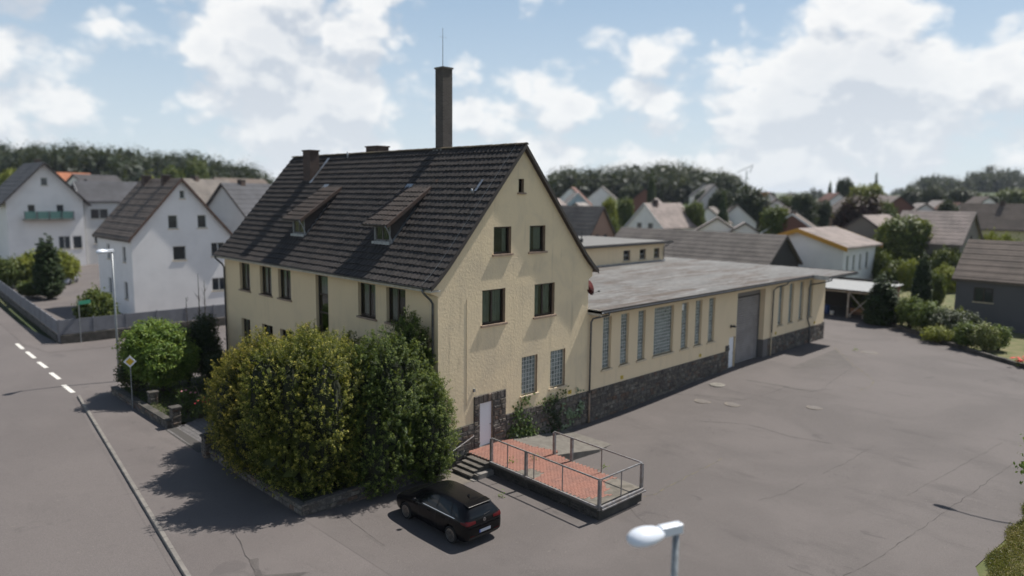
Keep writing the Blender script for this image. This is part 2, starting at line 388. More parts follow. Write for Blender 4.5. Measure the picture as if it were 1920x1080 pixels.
struct(sheet('road', [(-30, -45), K0, K1, K2, (-7.3, 24.6), (90, 27.5), (90, 37.5), (-6.3, 37.8), (-7.0, 42), (-6.5, 54), (-3.5, 110), (-27, 110), (-30, 40)], -.10, ROAD))
pav = struct(sheet('pavement', [K0, (-6.4, -40), (-6.4, -.2), (-6.35, 23.2), (-6.9, 24.3), (-7.3, 24.5), K2, K1], 0.0, PAVE))
yard = struct(sheet('yard', [(-6.7, -19.6), (5.9, -19.2), (7.7, -18.5), (11.9, -18.85), (22, -19.8), (36, -20.5), (38.6, -17), (40.4, -14), (43, -10.5), (47.3, -5.9), (53.7, .3), (60, 5), (60, 10), (41, 10), (41, .4), (-6.7, .4)], .004, ASPH))
struct(sheet('grass_verge', [(-6.7, -26), (36, -26), (36, -20.5), (22, -19.8), (11.9, -18.85), (7.7, -18.5), (5.9, -19.2), (-6.7, -19.6)], -.03, GRASS))
struct(sheet('garden_bed', [(-6.36, .05), (-.02, .05), (-.02, 22.4), (-6.2, 22.4), (-6.2, 13.4), (-2.0, 12.7), (-2.0, 9.6), (-6.36, 9.0)], .30, SOIL))
struct(sheet('lawn', [(36, -20.5), (90, -45), (90, 5), (60, 5), (53.7, .3), (47.3, -5.9), (43, -10.5), (40.4, -14), (38.6, -17)], .02, GRASS))
struct(sheet('side_pavement', [(-6.3, 37.8), (90, 37.5), (90, 40.2), (-4.8, 41), (-5.1, 54), (-2, 110), (-3.5, 110), (-6.5, 54), (-7.0, 42)], -.088, PAVE))
struct(sheet('rear_verge', [(-6.9, 24.3), (-6.35, 23.2), (-6.2, 22.4), (60, 22.4), (90, 24.5), (90, 27.5), (-7.3, 24.6)], .0, PAVE))
# kerb stones, each its own piece
def kerbrow(a, b, par, n):
    a, b = Vector(a), Vector(b); d = (b-a)/n; q = Vector((-d.y, d.x)).normalized()
    for i in range(n):
        p0, p1 = a+d*(i+.006), a+d*(i+.994); e = rng.uniform(-.006, .006)
        vs = []
        for p in (p0, p1):
            for t, z in ((0, -.14), (0, .012+e), (-.13, .012+e), (-.15, -.01+e), (-.16, -.14)):
                w_ = p - q*t; vs.append((w_.x, w_.y, h(w_.x)+z))
        MB().add(vs, [(0, 1, 6, 5), (1, 2, 7, 6), (2, 3, 8, 7), (3, 4, 9, 8), (0, 4, 3, 2, 1), (5, 6, 7, 8, 9)]).build('kerb_stone', KERB, par)
kerbrow((-13.0, -15.5), K1, pav, 15); kerbrow(K1, K2, pav, 24)
# gutter strip of lighter concrete along the kerb
sheet('gutter_strip', [(-13.16, -15.5), (-11.24, -.6), (-8.15, 22.96), (-8.36, 22.96), (-11.45, -.6), (-13.37, -15.5)], -.094, PAVE, pav)
# give-way dashes across the mouth of the side street
ROADOBJ = bpy.data.objects['road']
for (ua, va), (ub, vb) in [((137, 733), (119, 719)), ((111, 708), (95, 696)), ((87, 687), (72, 676)), ((65, 669), (50, 657)), ((43, 652), (31, 642))]:
    a, b = at(ua, va), at(ub, vb); d = (b-a); d.z = 0; q = Vector((-d.y, d.x, 0)).normalized()*.13
    zz = lambda p: Vector((p.x, p.y, h(p.x)-.095))
    MB().quad(zz(a-q), zz(b-q), zz(b+q), zz(a+q)).build('road_dash', LINEW, ROADOBJ)
def ribbon(name, pix, wdt, material, par, dz=.009, jag=.05):
    pts = [at(*p) for p in pix]; r_ = random.Random(len(pix)*7+int(pix[0][0])); fine = []
    for a, b in zip(pts, pts[1:]):
        n = max(2, int((b-a).length/.35))
        fine += [a.lerp(b, i/n)+Vector((r_.uniform(-jag, jag), r_.uniform(-jag, jag), 0)) for i in range(n)]
    fine.append(pts[-1]); vs = []; fs = []
    for i, p in enumerate(fine):
        d = fine[min(i+1, len(fine)-1)]-fine[max(i-1, 0)]; q = Vector((-d.y, d.x, 0)).normalized()*wdt*r_.uniform(.08, .34)
        for s in (-1, 1):
            w_ = p+q*s; vs.append((w_.x, w_.y, h(w_.x)+dz))
    for i in range(len(fine)-1): fs.append((2*i, 2*i+1, 2*i+3, 2*i+2))
    MB().add(vs, fs).build(name, material, par)
for pix, wd, m_ in [([(1205, 932), (1230, 926), (1261, 909), (1315, 880), (1353, 860)], .07, MOSSJ),
    ([(1580, 1079), (1645, 1049), (1677, 1025), (1772, 960), (1840, 912), (1902, 869)], .06, CRACK),
    ([(1565, 652), (1600, 684), (1639, 714), (1632, 724), (1612, 732)], .09, MOSSJ),
    ([(1600, 688), (1550, 722), (1548, 730), (1522, 734), (1468, 725)], .06, CRACK),
    ([(1250, 738), (1300, 741), (1360, 752), (1395, 750), (1440, 738), (1480, 724)], .05, CRACK),
    ([(1310, 790), (1400, 795), (1480, 818), (1560, 832)], .05, CRACK),
    ([(1420, 940), (1470, 925), (1510, 905)], .045, CRACK), ([(1545, 888), (1600, 860), (1640, 835)], .04, CRACK),
    ([(1700, 930), (1790, 880), (1880, 830)], .035, CRACK), ([(1180, 950), (1195, 972), (1215, 985)], .05, CRACK),
    ([(640, 962), (690, 1002), (722, 1023)], .05, CRACK), ([(1475, 1062), (1500, 1070), (1525, 1079)], .035, CRACK),
    ([(440, 1000), (466, 1050), (480, 1080)], .05, CRACK), ([(1585, 1063), (1600, 1068)], .03, CRACK), ([(1880, 700), (1900, 712), (1920, 720)], .05, CRACK)]:
    ribbon('crack' if m_ is CRACK else 'mossy_seam', pix, wd, m_, yard)
ribbon('concrete_edging', [(1640, 607), (1735, 643), (1830, 676), (1920, 705)], .32, PAVE, yard, .012, .02)
# darker asphalt repair patches and manholes
def patch(pix, material, dz=.006):
    pts = [at(*p) for p in pix]; MB().quad(*[(p.x, p.y, h(p.x)+dz) for p in pts]).build('asphalt_patch', material, yard)
ASPH2 = asphalt('asphalt_patch', (.088, .078, .073), (.108, .096, .09), (.07, .062, .059), .5)
patch([(1300, 741), (1395, 751), (1480, 725), (1400, 712)], ASPH2)
patch([(1468, 726), (1522, 735), (1548, 731), (1600, 689), (1566, 655), (1480, 690)], ASPH2)
patch([(690, 1004), (722, 1024), (560, 1080), (480, 1080), (466, 1050)], ASPH2)
MANH = mat('manhole_iron', (.105, .093, .085), .8, col2=(.135, .118, .105), nscale=9)
MANC = mat('manhole_concrete', (.16, .138, .115), .9, col2=(.105, .092, .084), nscale=2.6, lo=.4, hi=.7)
for (u, v), rr in [((1318, 752), .50), ((1375, 758), .50), ((1630, 661), .62), ((1527, 764), .45)]:
    p = at(u, v); m = MB().lathe([(rr, -.02), (rr, .010), (rr*.72, .011)], (p.x, p.y, h(p.x)), 24).build('manhole_ring', MANC, yard)
    MB().lathe([(rr*.70, -.02), (rr*.70, .016), (rr*.3, .017)], (p.x, p.y, h(p.x)), 24).build('manhole_cover', MANH, m)
p = at(1345, 722); MB().lathe([(.5, -.02), (.5, .03), (.3, .05)], (p.x, p.y, h(p.x)), 9).build('broken_asphalt', CONC, yard)

# ------------------------------------------------------------------ walls and windows
PG = lambda u, z, d: (u, d, z)            # gable / hall front: plane y = 0, inwards is +y
PS = lambda u, z, d: (d, u, z)            # street side: plane x = 0, inwards is +x
def wall(mb, P, u0, u1, z0, top, ops, rev=.2, mi_rev=1, jambs=True):
    """top: list of (u,z) break points of the upper edge"""
    def zt(u):
        for (a, za), (b, zb) in zip(top, top[1:]):
            if a-1e-9 <= u <= b+1e-9: return za+(zb-za)*(u-a)/(b-a) if b > a else za
        return top[-1][1]
    us = sorted(set([u0, u1]+[t[0] for t in top if u0 < t[0] < u1]+[o[0] for o in ops]+[o[1] for o in ops]))
    for a, b in zip(us, us[1:]):
        if b-a < 1e-6: continue
        m = (a+b)/2; z = z0
        for o in sorted([o for o in ops if o[0] < m < o[1]], key=lambda o: o[2]):
            if o[2] > z+1e-6: mb.quad(P(a, z, 0), P(b, z, 0), P(b, o[2], 0), P(a, o[2], 0))
            z = o[3]
        mb.quad(P(a, z, 0), P(b, z, 0), P(b, zt(b), 0), P(a, zt(a), 0))
    for o in ops:
        a, b, c, d = o[:4]; r = o[4] if len(o) > 4 else rev
        for q in (((a, c), (a, d)), ((b, c), (b, d)), ((a, d), (b, d)), ((a, c), (b, c))):
            mb.quad(P(*q[0], 0), P(*q[1], 0), P(*q[1], r), P(*q[0], r), mi=mi_rev)
def frame_bars(mb, P, u0, u1, z0, z1, d0, d1, t, mull=(), tr=()):
    mb.pbox(P, u0, u1, z0, z0+t, d0, d1); mb.pbox(P, u0, u1, z1-t, z1, d0, d1)
    mb.pbox(P, u0, u0+t, z0+t, z1-t, d0, d1); mb.pbox(P, u1-t, u1, z0+t, z1-t, d0, d1)
    for m in mull: mb.pbox(P, m-t*.62, m+t*.62, z0+t, z1-t, d0-.004, d1)
    for z in tr: mb.pbox(P, u0+t, u1-t, z-t*.6, z+t*.6, d0-.002, d1-.003)
def window(par, P, u0, u1, z0, z1, d=.16, cols=2, frame=None, sill=SILLM, curt=None, tr=(), t=.07, so=.09, sillh=.09, lab=None):
    frame = frame or FRAMED
    mull = [u0+(u1-u0)*i/cols for i in range(1, cols)]
    mb = MB(); frame_bars(mb, P, u0, u1, z0, z1, d, d+.07, t, mull, tr); wdo = mb.build('window', frame, par)
    if lab: wdo['label'] = lab
    us = [u0]+mull+[u1]; zs = [z0]+list(tr)+[z1]
    for a, b in zip(us, us[1:]):
        for c, e in zip(zs, zs[1:]):
            MB().pbox(P, a+t*.55, b-t*.55, c+t*.55, e-t*.55, d+.03, d+.036).build('pane', GLASS, wdo)
    if sill: MB().pbox(P, u0-.09, u1+.09, z0-sillh, z0, -so, d+.02).build('sill', sill, wdo)
    if curt:
        for a, b, c, e in curt:               # folds of cloth hanging behind the glass
            n = max(4, int((b-a)/.05)); vs = []; fs = []
            for i in range(n+1):
                u = a+(b-a)*i/n; dd = d+.14+.025*math.sin(i*1.9)
                vs += [P(u, c, dd), P(u, e, dd)]
            for i in range(n): fs.append((2*i, 2*i+2, 2*i+3, 2*i+1))
            MB().add(vs, fs).build('curtain', CURT, wdo, True)
    return wdo
def gblockmat():
    m, nt, b = nodes('glass_block'); r = _rand(nt)
    c = _mix(nt, _ramp(nt, r, 0, 1), (.065, .085, .083), (.165, .205, .195))
    f = _ramp(nt, _noise(nt, 1.1, 3), .5, .7, 0, .6); c = _mix(nt, f, c, (.25, .295, .285))
    nt.links.new(c, b.inputs['Base Color']); b.inputs['Roughness'].default_value = .16; b.inputs['Specular IOR Level'].default_value = .7
    _bump(nt, b, _noise(nt, 26, 2), .35, .01); return m
GBLOCK = gblockmat()
GJOINT = mat('glass_block_joint', (.52, .53, .50), .9, col2=(.43, .44, .42), nscale=8)
_gb = {}
def gblock(w_, hh, P, key):
    k = (round(w_, 4), round(hh, 4), key)
    if k not in _gb:
        a, b, e = w_/2-.024, hh/2-.014, .004; mb = MB()
        o = Vector(P(0, 0, 0)); Q = lambda u, z, d: tuple(Vector(P(u, z, d))-o)
        vs = [Q(-a, -b, .018), Q(a, -b, .018), Q(a, b, .018), Q(-a, b, .018), Q(-a+e, -b+e, .012), Q(a-e, -b+e, .012), Q(a-e, b-e, .012), Q(-a+e, b-e, .012)]
        mb.add(vs, [(4, 5, 6, 7), (0, 1, 5, 4), (1, 2, 6, 5), (2, 3, 7, 6), (3, 0, 4, 7)]); _gb[k] = mb.mesh('glass_block', GBLOCK)
    return _gb[k]
def block_window(par, P, u0, u1, z0, z1, nx, nz, d=.12, single=True, joined=None, sillm=None, so=.06):
    mb = MB(); frame_bars(mb, P, u0, u1, z0, z1, d-.02, d+.06, .045); wdo = mb.build('glass_block_window', SILLC, par)
    MB().pbox(P, u0+.03, u1-.03, z0+.03, z1-.03, d+.02, d+.05).build('joint_grid', GJOINT, wdo)
    a, b, c, e = u0+.045, u1-.045, z0+.045, z1-.045; dw, dh = (b-a)/nx, (e-c)/nz
    me = gblock(dw, dh, P, P is PG)
    for i in range(nx):
        for j in range(nz):
            p = P(a+dw*(i+.5), c+dh*(j+.5), d)
            if single:
                o = link('glass_block', me, wdo); o.location = p
            else:
                joined.add([tuple(Vector(v.co)+Vector(p)) for v in me.vertices], [tuple(f.vertices) for f in me.polygons])
    MB().pbox(P, u0-.1, u1+.1, z0-.10, z0, -so, d+.0).build('sill', sillm or SILLC, wdo)
    return wdo
def stones(par, P, u0, u1, z0f, z1f, excl=(), limit=10**9, rest=None, seed=1, hh=(.16, .27), ll=(.2, .55), d0=.0, name='stone', vert=False, material=None):
    r_ = random.Random(seed); z = min(z0f(u0), z0f(u1)) if callable(z0f) else z0f; out = []
    z1 = z1f
    while z < z1-.05:
        hgt = min(r_.uniform(*hh), z1-z)
        if z1-(z+hgt) < .08: hgt = z1-z
        u = u0
        while u < u1-.03:
            l = r_.uniform(*ll)
            if u1-(u+l) < .12: l = u1-u
            a, b, c, e = u, u+l, z, z+hgt; u += l
            if callable(z0f) and e < z0f((a+b)/2)-.02: continue
            skip = False
            for x0, x1, y0, y1 in excl:
                if a < x1 and b > x0 and c < y1 and e > y0:
                    if a >= x0 and b <= x1: skip = True
                    elif a < x0: b = min(b, x0)
                    else: a = max(a, x1)
            if skip or b-a < .05: continue
            if r_.random() < .25 and l > .3 and hgt > .2 and not vert:
                k = c+hgt*r_.uniform(.4, .6); out += [(a, b, c, k), (a, b, k, e)]
            else: out.append((a, b, c, e))
        z += hgt
    for i, (a, b, c, e) in enumerate(sorted(out, key=lambda s: s[0])):
        g, q, pr = .009, .022, r_.uniform(.012, .05); j = lambda s=.010: r_.uniform(-s, s)
        vs = [P(a+g, c+g, d0+.02), P(b-g, c+g, d0+.02), P(b-g, e-g, d0+.02), P(a+g, e-g, d0+.02),
              P(a+g+q+j(), c+g+q+j(), d0-pr+j()), P(b-g-q+j(), c+g+q+j(), d0-pr+j()), P(b-g-q+j(), e-g-q+j(), d0-pr+j()), P(a+g+q+j(), e-g-q+j(), d0-pr+j())]
        mb = MB().add(vs, [(4, 5, 6, 7), (0, 1, 5, 4), (1, 2, 6, 5), (2, 3, 7, 6), (3, 0, 4, 7)])
        if i < limit: mb.build(name, material or STONE, par)
        else: rest.add(mb.v, mb.f)

# ------------------------------------------------------------------ the house
HL = 21.1
PROF = [(-.56, 4.30), (-.12, 4.66), (.42, 5.18), (1.0, 5.83), (5.0, 10.45)]       # upper roof surface, street side
house = thing('house', (5, 10, -3.8), 'large cream rendered house with steep dark tiled roof and two small dormers', 'house')
def roofz(x):
    if x > 5: x = 10-x
    for (a, za), (b, zb) in zip(PROF, PROF[1:]):
        if a <= x <= b: return za+(zb-za)*(x-a)/(b-a)
    return PROF[0][1]
gops = [(2.534, 3.975, 2.334, 3.916), (5.933, 7.375, 2.334, 3.916), (3.213, 4.315, 5.502, 6.731), (5.537, 6.63, 5.502, 6.731), (4.76, 5.11, 8.28, 8.90),
        (5.114, 6.206, -1.423, .478), (7.156, 8.272, -1.423, .478), (2.40, 3.21, -3.32, -1.25, .35)]
top = [(0, roofz(0)-.14)]+[(x, z-.14) for x, z in PROF[2:]]+[(10-x, z-.14) for x, z in PROF[2:-1][::-1]]+[(10, roofz(10)-.14)]
mb = MB(); wall(mb, PG, 0, 10, -4.3, top, gops, .22); mb.build('gable_wall', [GABLE, REVEAL], house)
sops = [(17.63, 19.0, 2.31, 3.94), (14.92, 16.33, 2.31, 3.94), (12.68, 14.12, 2.31, 3.94), (4.61, 6.07, 2.31, 3.94), (2.28, 3.74, 2.31, 3.94), (8.82, 10.04, .96, 3.96),
        (17.8, 19.0, -1.05, .55), (14.95, 16.28, -1.05, .55), (12.69, 14.06, -1.05, .55)]
mb = MB(); wall(mb, PS, 0, HL, -4.3, [(0, 4.45), (HL, 4.45)], sops, .24); mb.build('facade_wall', [FACADE, FACADE], house)
mb = MB(); mb.quad((10, 0, -4.3), (10, HL, -4.3), (10, HL, 4.45), (10, 0, 4.45)); mb.build('wall', GABLE, house)
mb = MB(); wall(mb, lambda u, z, d: (u, HL-d, z), 0, 10, -4.3, top, []); mb.build('gable_wall', GABLE, house)
# eave corbels at both ends of the gable
for s, x0, x1 in ((-1, -.36, -.001), (1, 10.001, 10.30)):
    mb = MB(); a, b = (x0, x1)
    zi, zo = (4.36, 4.24) if s < 0 else (4.24, 4.36)
    prof = [(a, 4.02 if s < 0 else 3.86), (b, 3.86 if s < 0 else 4.02), (b, roofz(b)-.14), (a, roofz(a)-.14)]
    vs = [(x, y, z) for y in (-.003, .55) for x, z in prof]
    mb.add(vs, [(0, 1, 2, 3), (4, 7, 6, 5), (0, 4, 5, 1), (1, 5, 6, 2), (2, 6, 7, 3), (3, 7, 4, 0)]); mb.build('eave_corbel', GABLE, house)
# windows of the gable
window(house, PG, *gops[0][:4], curt=[(2.6, 3.2, 2.4, 3.86), (3.3, 3.92, 2.4, 3.86)])
window(house, PG, *gops[1][:4], curt=[(6.0, 6.5, 2.4, 3.86), (6.7, 7.3, 2.4, 3.86)])
window(house, PG, *gops[2][:4], cols=1, curt=[(4.0, 4.25, 5.6, 6.68)])
window(house, PG, *gops[3][:4], cols=1, curt=[(5.6, 5.9, 5.6, 6.68), (6.1, 6.55, 5.6, 6.68)])
window(house, PG, *gops[4][:4], cols=1, t=.04, sillh=.08)
block_window(house, PG, *gops[5][:4], 5, 9, so=.08); block_window(house, PG, *gops[6][:4], 5, 9, so=.08)
for i, o in enumerate(sops):
    if i == 5: window(house, PS, *o[:4], cols=1, tr=(2.0, 2.95), sill=SILLM, so=.06, curt=[(8.95, 9.9, 2.98, 3.9)])
    else: window(house, PS, *o[:4], cols=2, so=.07, curt=([(o[0]+.1, o[0]+.55, o[2]+.1, o[3]-.06), (o[1]-.5, o[1]-.1, o[2]+.1, o[3]-.06)] if i not in (4,) else [(3.3, 3.65, 2.4, 3.86)]))
# interior kept dark by floors and a partition
mb = MB()
for z in (-3.3, .9, 4.2): mb.box(.4, 9.6, .45, HL-.4, z, z+.2)
mb.box(4.4, 4.6, .5, HL-.5, -3.1, 8.5); mb.box(.4, 9.6, 3.9, 4.0, -3.1, 4.2); mb.build('floors', DARKIN, house)
# stone plinth, door and its surround
mb = MB(); mb.box(.0, 2.04, -.032, -.004, -4.3, -2.1); mb.box(2.04, 2.398, -.032, -.004, -4.3, -.86); mb.box(2.398, 3.212, -.032, -.004, -1.245, -.86); mb.box(2.398, 3.212, -.032, -.004, -4.3, -3.33)
mb.box(3.212, 4.05, -.032, -.004, -4.3, -.86); mb.box(4.05, 10.0, -.032, -.004, -4.3, -2.1); plinth = mb.build('plinth', MORTAR, house)
dex = [(2.39, 3.22, -4.4, -1.25)]
stones(plinth, PG, .0, 2.04, -4.0, -2.1, seed=3, d0=-.03); stones(plinth, PG, 2.04, 4.05, -4.0, -1.25, dex, seed=4, d0=-.03)
stones(plinth, PG, 2.04, 4.05, -1.24, -.86, seed=5, d0=-.03, hh=(.36, .38), ll=(.14, .3), vert=True)
stones(plinth, PG, 4.05, 10.0, -4.0, -2.1, seed=6, d0=-.03)
DOORW = mat('door_white', (.74, .75, .78), .5)
mb = MB(); mb.pbox(PG, 2.42, 3.19, -3.29, -1.26, .06, .10); door = mb.build('door', DOORW, house); door['label'] = 'plain white door in stone surround'
MB().pbox(PG, 3.08, 3.16, -2.36, -2.33, .01, .05).build('handle', GALV, door)
MB().pbox(PG, 2.3, 3.3, -3.42, -3.30, -.06, .2).build('threshold', CONC, house)
# small wall lamp box and cable
MB().pbox(PG, 2.00, 2.09, -.62, -.48, -.07, 0).build('junction_box', GALV, house)
MB().pbox(PG, 1.60, 1.612, -1.2, 3.6, -.02, 0).build('lightning_cable', SILLC, house)
YEL = mat('marker_yellow', (.55, .38, .03), .6); BLK = mat('marker_black', (.03, .03, .03), .6)
def marker(par, u, z):
    o = MB().pbox(PG, u, u+.26, z, z+.2, -.012, -.002).build('marker_plate', YEL, par)
    mb = MB()
    for k in range(3): mb.pbox(PG, u+.04, u+.22-.05*(k % 2), z+.045+.05*k, z+.06+.05*k, -.014, -.0125)
    mb.build('print', BLK, o)
marker(house, 8.55, -1.98)

# roof tiles -----------------------------------------------------------------
def roof_side(side):
    """tile courses from eave to ridge; side=-1 street, +1 yard"""
    pts = [Vector((x, 0, z)) for x, z in PROF]
    seg = [0]
    for a, b in zip(pts, pts[1:]): seg.append(seg[-1]+(b-a).length)
    tot = seg[-1]-.02; n = 22; step = tot/n
    def pos(s):
        s = max(0, min(seg[-1], s))
        for i in range(len(seg)-1):
            if s <= seg[i+1]+1e-9:
                t = (s-seg[i])/(seg[i+1]-seg[i]); p = pts[i].lerp(pts[i+1], t); d = (pts[i+1]-pts[i]).normalized()
                return p, Vector((-d.z, 0, d.x))
    tw = .30; y0, y1 = -.22, HL+.25; ny = int((y1-y0)/tw); tw = (y1-y0)/ny
    wave = [(0, .0), (.16, 0), (.27, .022), (.40, .036), (.52, .036), (.65, .022), (.76, 0), (1.0, 0)]
    roof = bpy.data.objects.get('roof')
    r_ = random.Random(11+side)
    for k in range(n):
        mb = MB(); s0, s1 = k*step-.03, (k+1)*step+.05
        (pa, na), (pb, nb) = pos(s0), pos(s1)
        if k == 0: pa = pa + (pts[0]-pts[1]).normalized()*.05
        for j in range(ny):
            ya = y0+j*tw; e0, e1 = r_.uniform(-.007, .009), r_.uniform(-.004, .004); vs = []
            sl = r_.uniform(-.012, .012)
            for t, hh in wave:
                y = ya+t*(tw-.006)
                q = pa+na*(.056+hh+e0)+(pb-pa).normalized()*sl; vs.append((q.x, y, q.z))
            for t, hh in wave:
                y = ya+t*(tw-.006)
                q = pb+nb*(.002+hh+e1); vs.append((q.x, y, q.z))
            for t, hh in wave:
                y = ya+t*(tw-.006)
                q = pa+na*(.008+hh*.3)+(pb-pa).normalized()*(sl+.012); vs.append((q.x, y, q.z))
            m = len(wave); fs = []
            for i in range(m-1): fs += [(i, i+1, m+i+1, m+i), (2*m+i, 2*m+i+1, i+1, i)]
            if side > 0: vs = [(10-x, y, z) for x, y, z in vs]
            mb.add(vs, fs)
        mb.build('tile_course', TILE, roof)
mb = MB()
for y0, y1, t0, t1 in ((-.21, HL+.24, .02, .10),):
    for sgn in (0, 1):
        P2 = [(x if not sgn else 10-x, z) for x, z in PROF]
        for (xa, za), (xb, zb) in zip(P2, P2[1:]):
            vs = [(x, y, z-t) for y in (y0, y1) for (x, z) in ((xa, za), (xb, zb)) for t in (t0, t1)]
            mb.add(vs, [(0, 1, 3, 2), (4, 6, 7, 5), (0, 2, 6, 4), (1, 5, 7, 3), (0, 4, 5, 1), (2, 3, 7, 6)])
roof = mb.build('roof', BOARD, house)
roof_side(-1); roof_side(1)
# verge boards following the roof line on the gable
for sgn in (0, 1):
    mb = MB()
    P2 = [(x, z) for x, z in PROF]; P2[0] = (PROF[0][0]+.02, PROF[0][1]+.02)
    for (xa, za), (xb, zb) in zip(P2, P2[1:]):
        X = lambda x: x if not sgn else 10-x
        vs = [(X(x), y, z+t) for y in (-.25, -.215) for (x, z) in ((xa, za), (xb, zb)) for t in (-.17, .05)]
        mb.add(vs, [(0, 1, 3, 2), (4, 6, 7, 5), (0, 2, 6, 4), (1, 5, 7, 3), (0, 4, 5, 1), (2, 3, 7, 6)])
    mb.build('verge_board', BOARD, roof)
# ridge tiles
rm = MB(); a_ = [math.pi*i/6 for i in range(7)]
vs = []
for y, r0 in ((0, .135), (.36, .12)):
    vs += [(r0*1.05*math.cos(t), y, r0*.75*math.sin(t)) for t in a_]
vs += [(.115*math.cos(t), 0, .07*math.sin(t)) for t in a_]
rm.add(vs, [(i, i+1, 8+i, 7+i) for i in range(6)]+[(14+i, 15+i, i+1, i) for i in range(6)])
RIDGEM = tilemat('ridge_tile', (.075, .06, .045), (.12, .095, .065), (.15, .115, .06))
rme = rm.mesh('ridge_tile', RIDGEM)
nr = 65; stp = (HL+.5)/nr
for i in range(nr):
    o = link('ridge_tile', rme, roof); o.location = (5, -.25+i*stp, 10.45+rng.uniform(-.006, .01)); o.rotation_euler = (0, 0, rng.uniform(-.02, .02))
# lightning wire on the verge
mb = MB(); P2 = [Vector((x, .35, z+.11)) for x, z in PROF]; mb.tube(P2, .008, 5); mb.build('lightning_wire', GALV, roof)
# eave: soffit board, gutter, downpipes
mb = MB(); mb.box(-.50, 0.0, -.18, HL+.2, 4.10, 4.16); mb.box(-.53, -.50, -.18, HL+.2, 4.10, 4.24); mb.build('soffit', SOFFIT, house)
def gutter(par, x, z, y0, y1, r=.075, axis='y', sgn=-1):
    vs = []; fs = []; n = 8
    for e in (y0, y1):
        for k in range(n+1):
            a = math.pi+math.pi*k/n; c, s = r*math.cos(a), r*math.sin(a)
            vs.append((x+c, e, z+s) if axis == 'y' else (e, x+c, z+s))
        for k in range(n+1):
            a = math.pi+math.pi*(n-k)/n; c, s = (r-.012)*math.cos(a), (r-.012)*math.sin(a)
            vs.append((x+c, e, z+s) if axis == 'y' else (e, x+c, z+s))
    m = 2*(n+1)
    for k in range(m): fs.append((k, (k+1) % m, m+(k+1) % m, m+k))
    fs += [tuple(range(m)), tuple(range(m, 2*m))]
    return MB().add(vs, fs).build('gutter', ZINC, par, False)
gutter(house, -.62, 4.29, -.2, HL+.2)
mb = MB(); mb.tube([(-.62, .25, 4.22), (-.62, .25, 4.1), (-.5, .25, 3.98), (-.2, .25, 3.72), (-.09, .25, 3.55), (-.09, .25, -3.4)], .05, 10); mb.build('downpipe', ZINC, house, True)
mb = MB(); mb.tube([(-.62, HL-.1, 4.22), (-.62, HL-.1, 4.1), (-.5, HL-.1, 3.98), (-.2, HL-.1, 3.7), (-.09, HL-.1, 3.5), (-.09, HL-.1, -3.2)], .055, 10); mb.build('downpipe', ZINC, house, True)
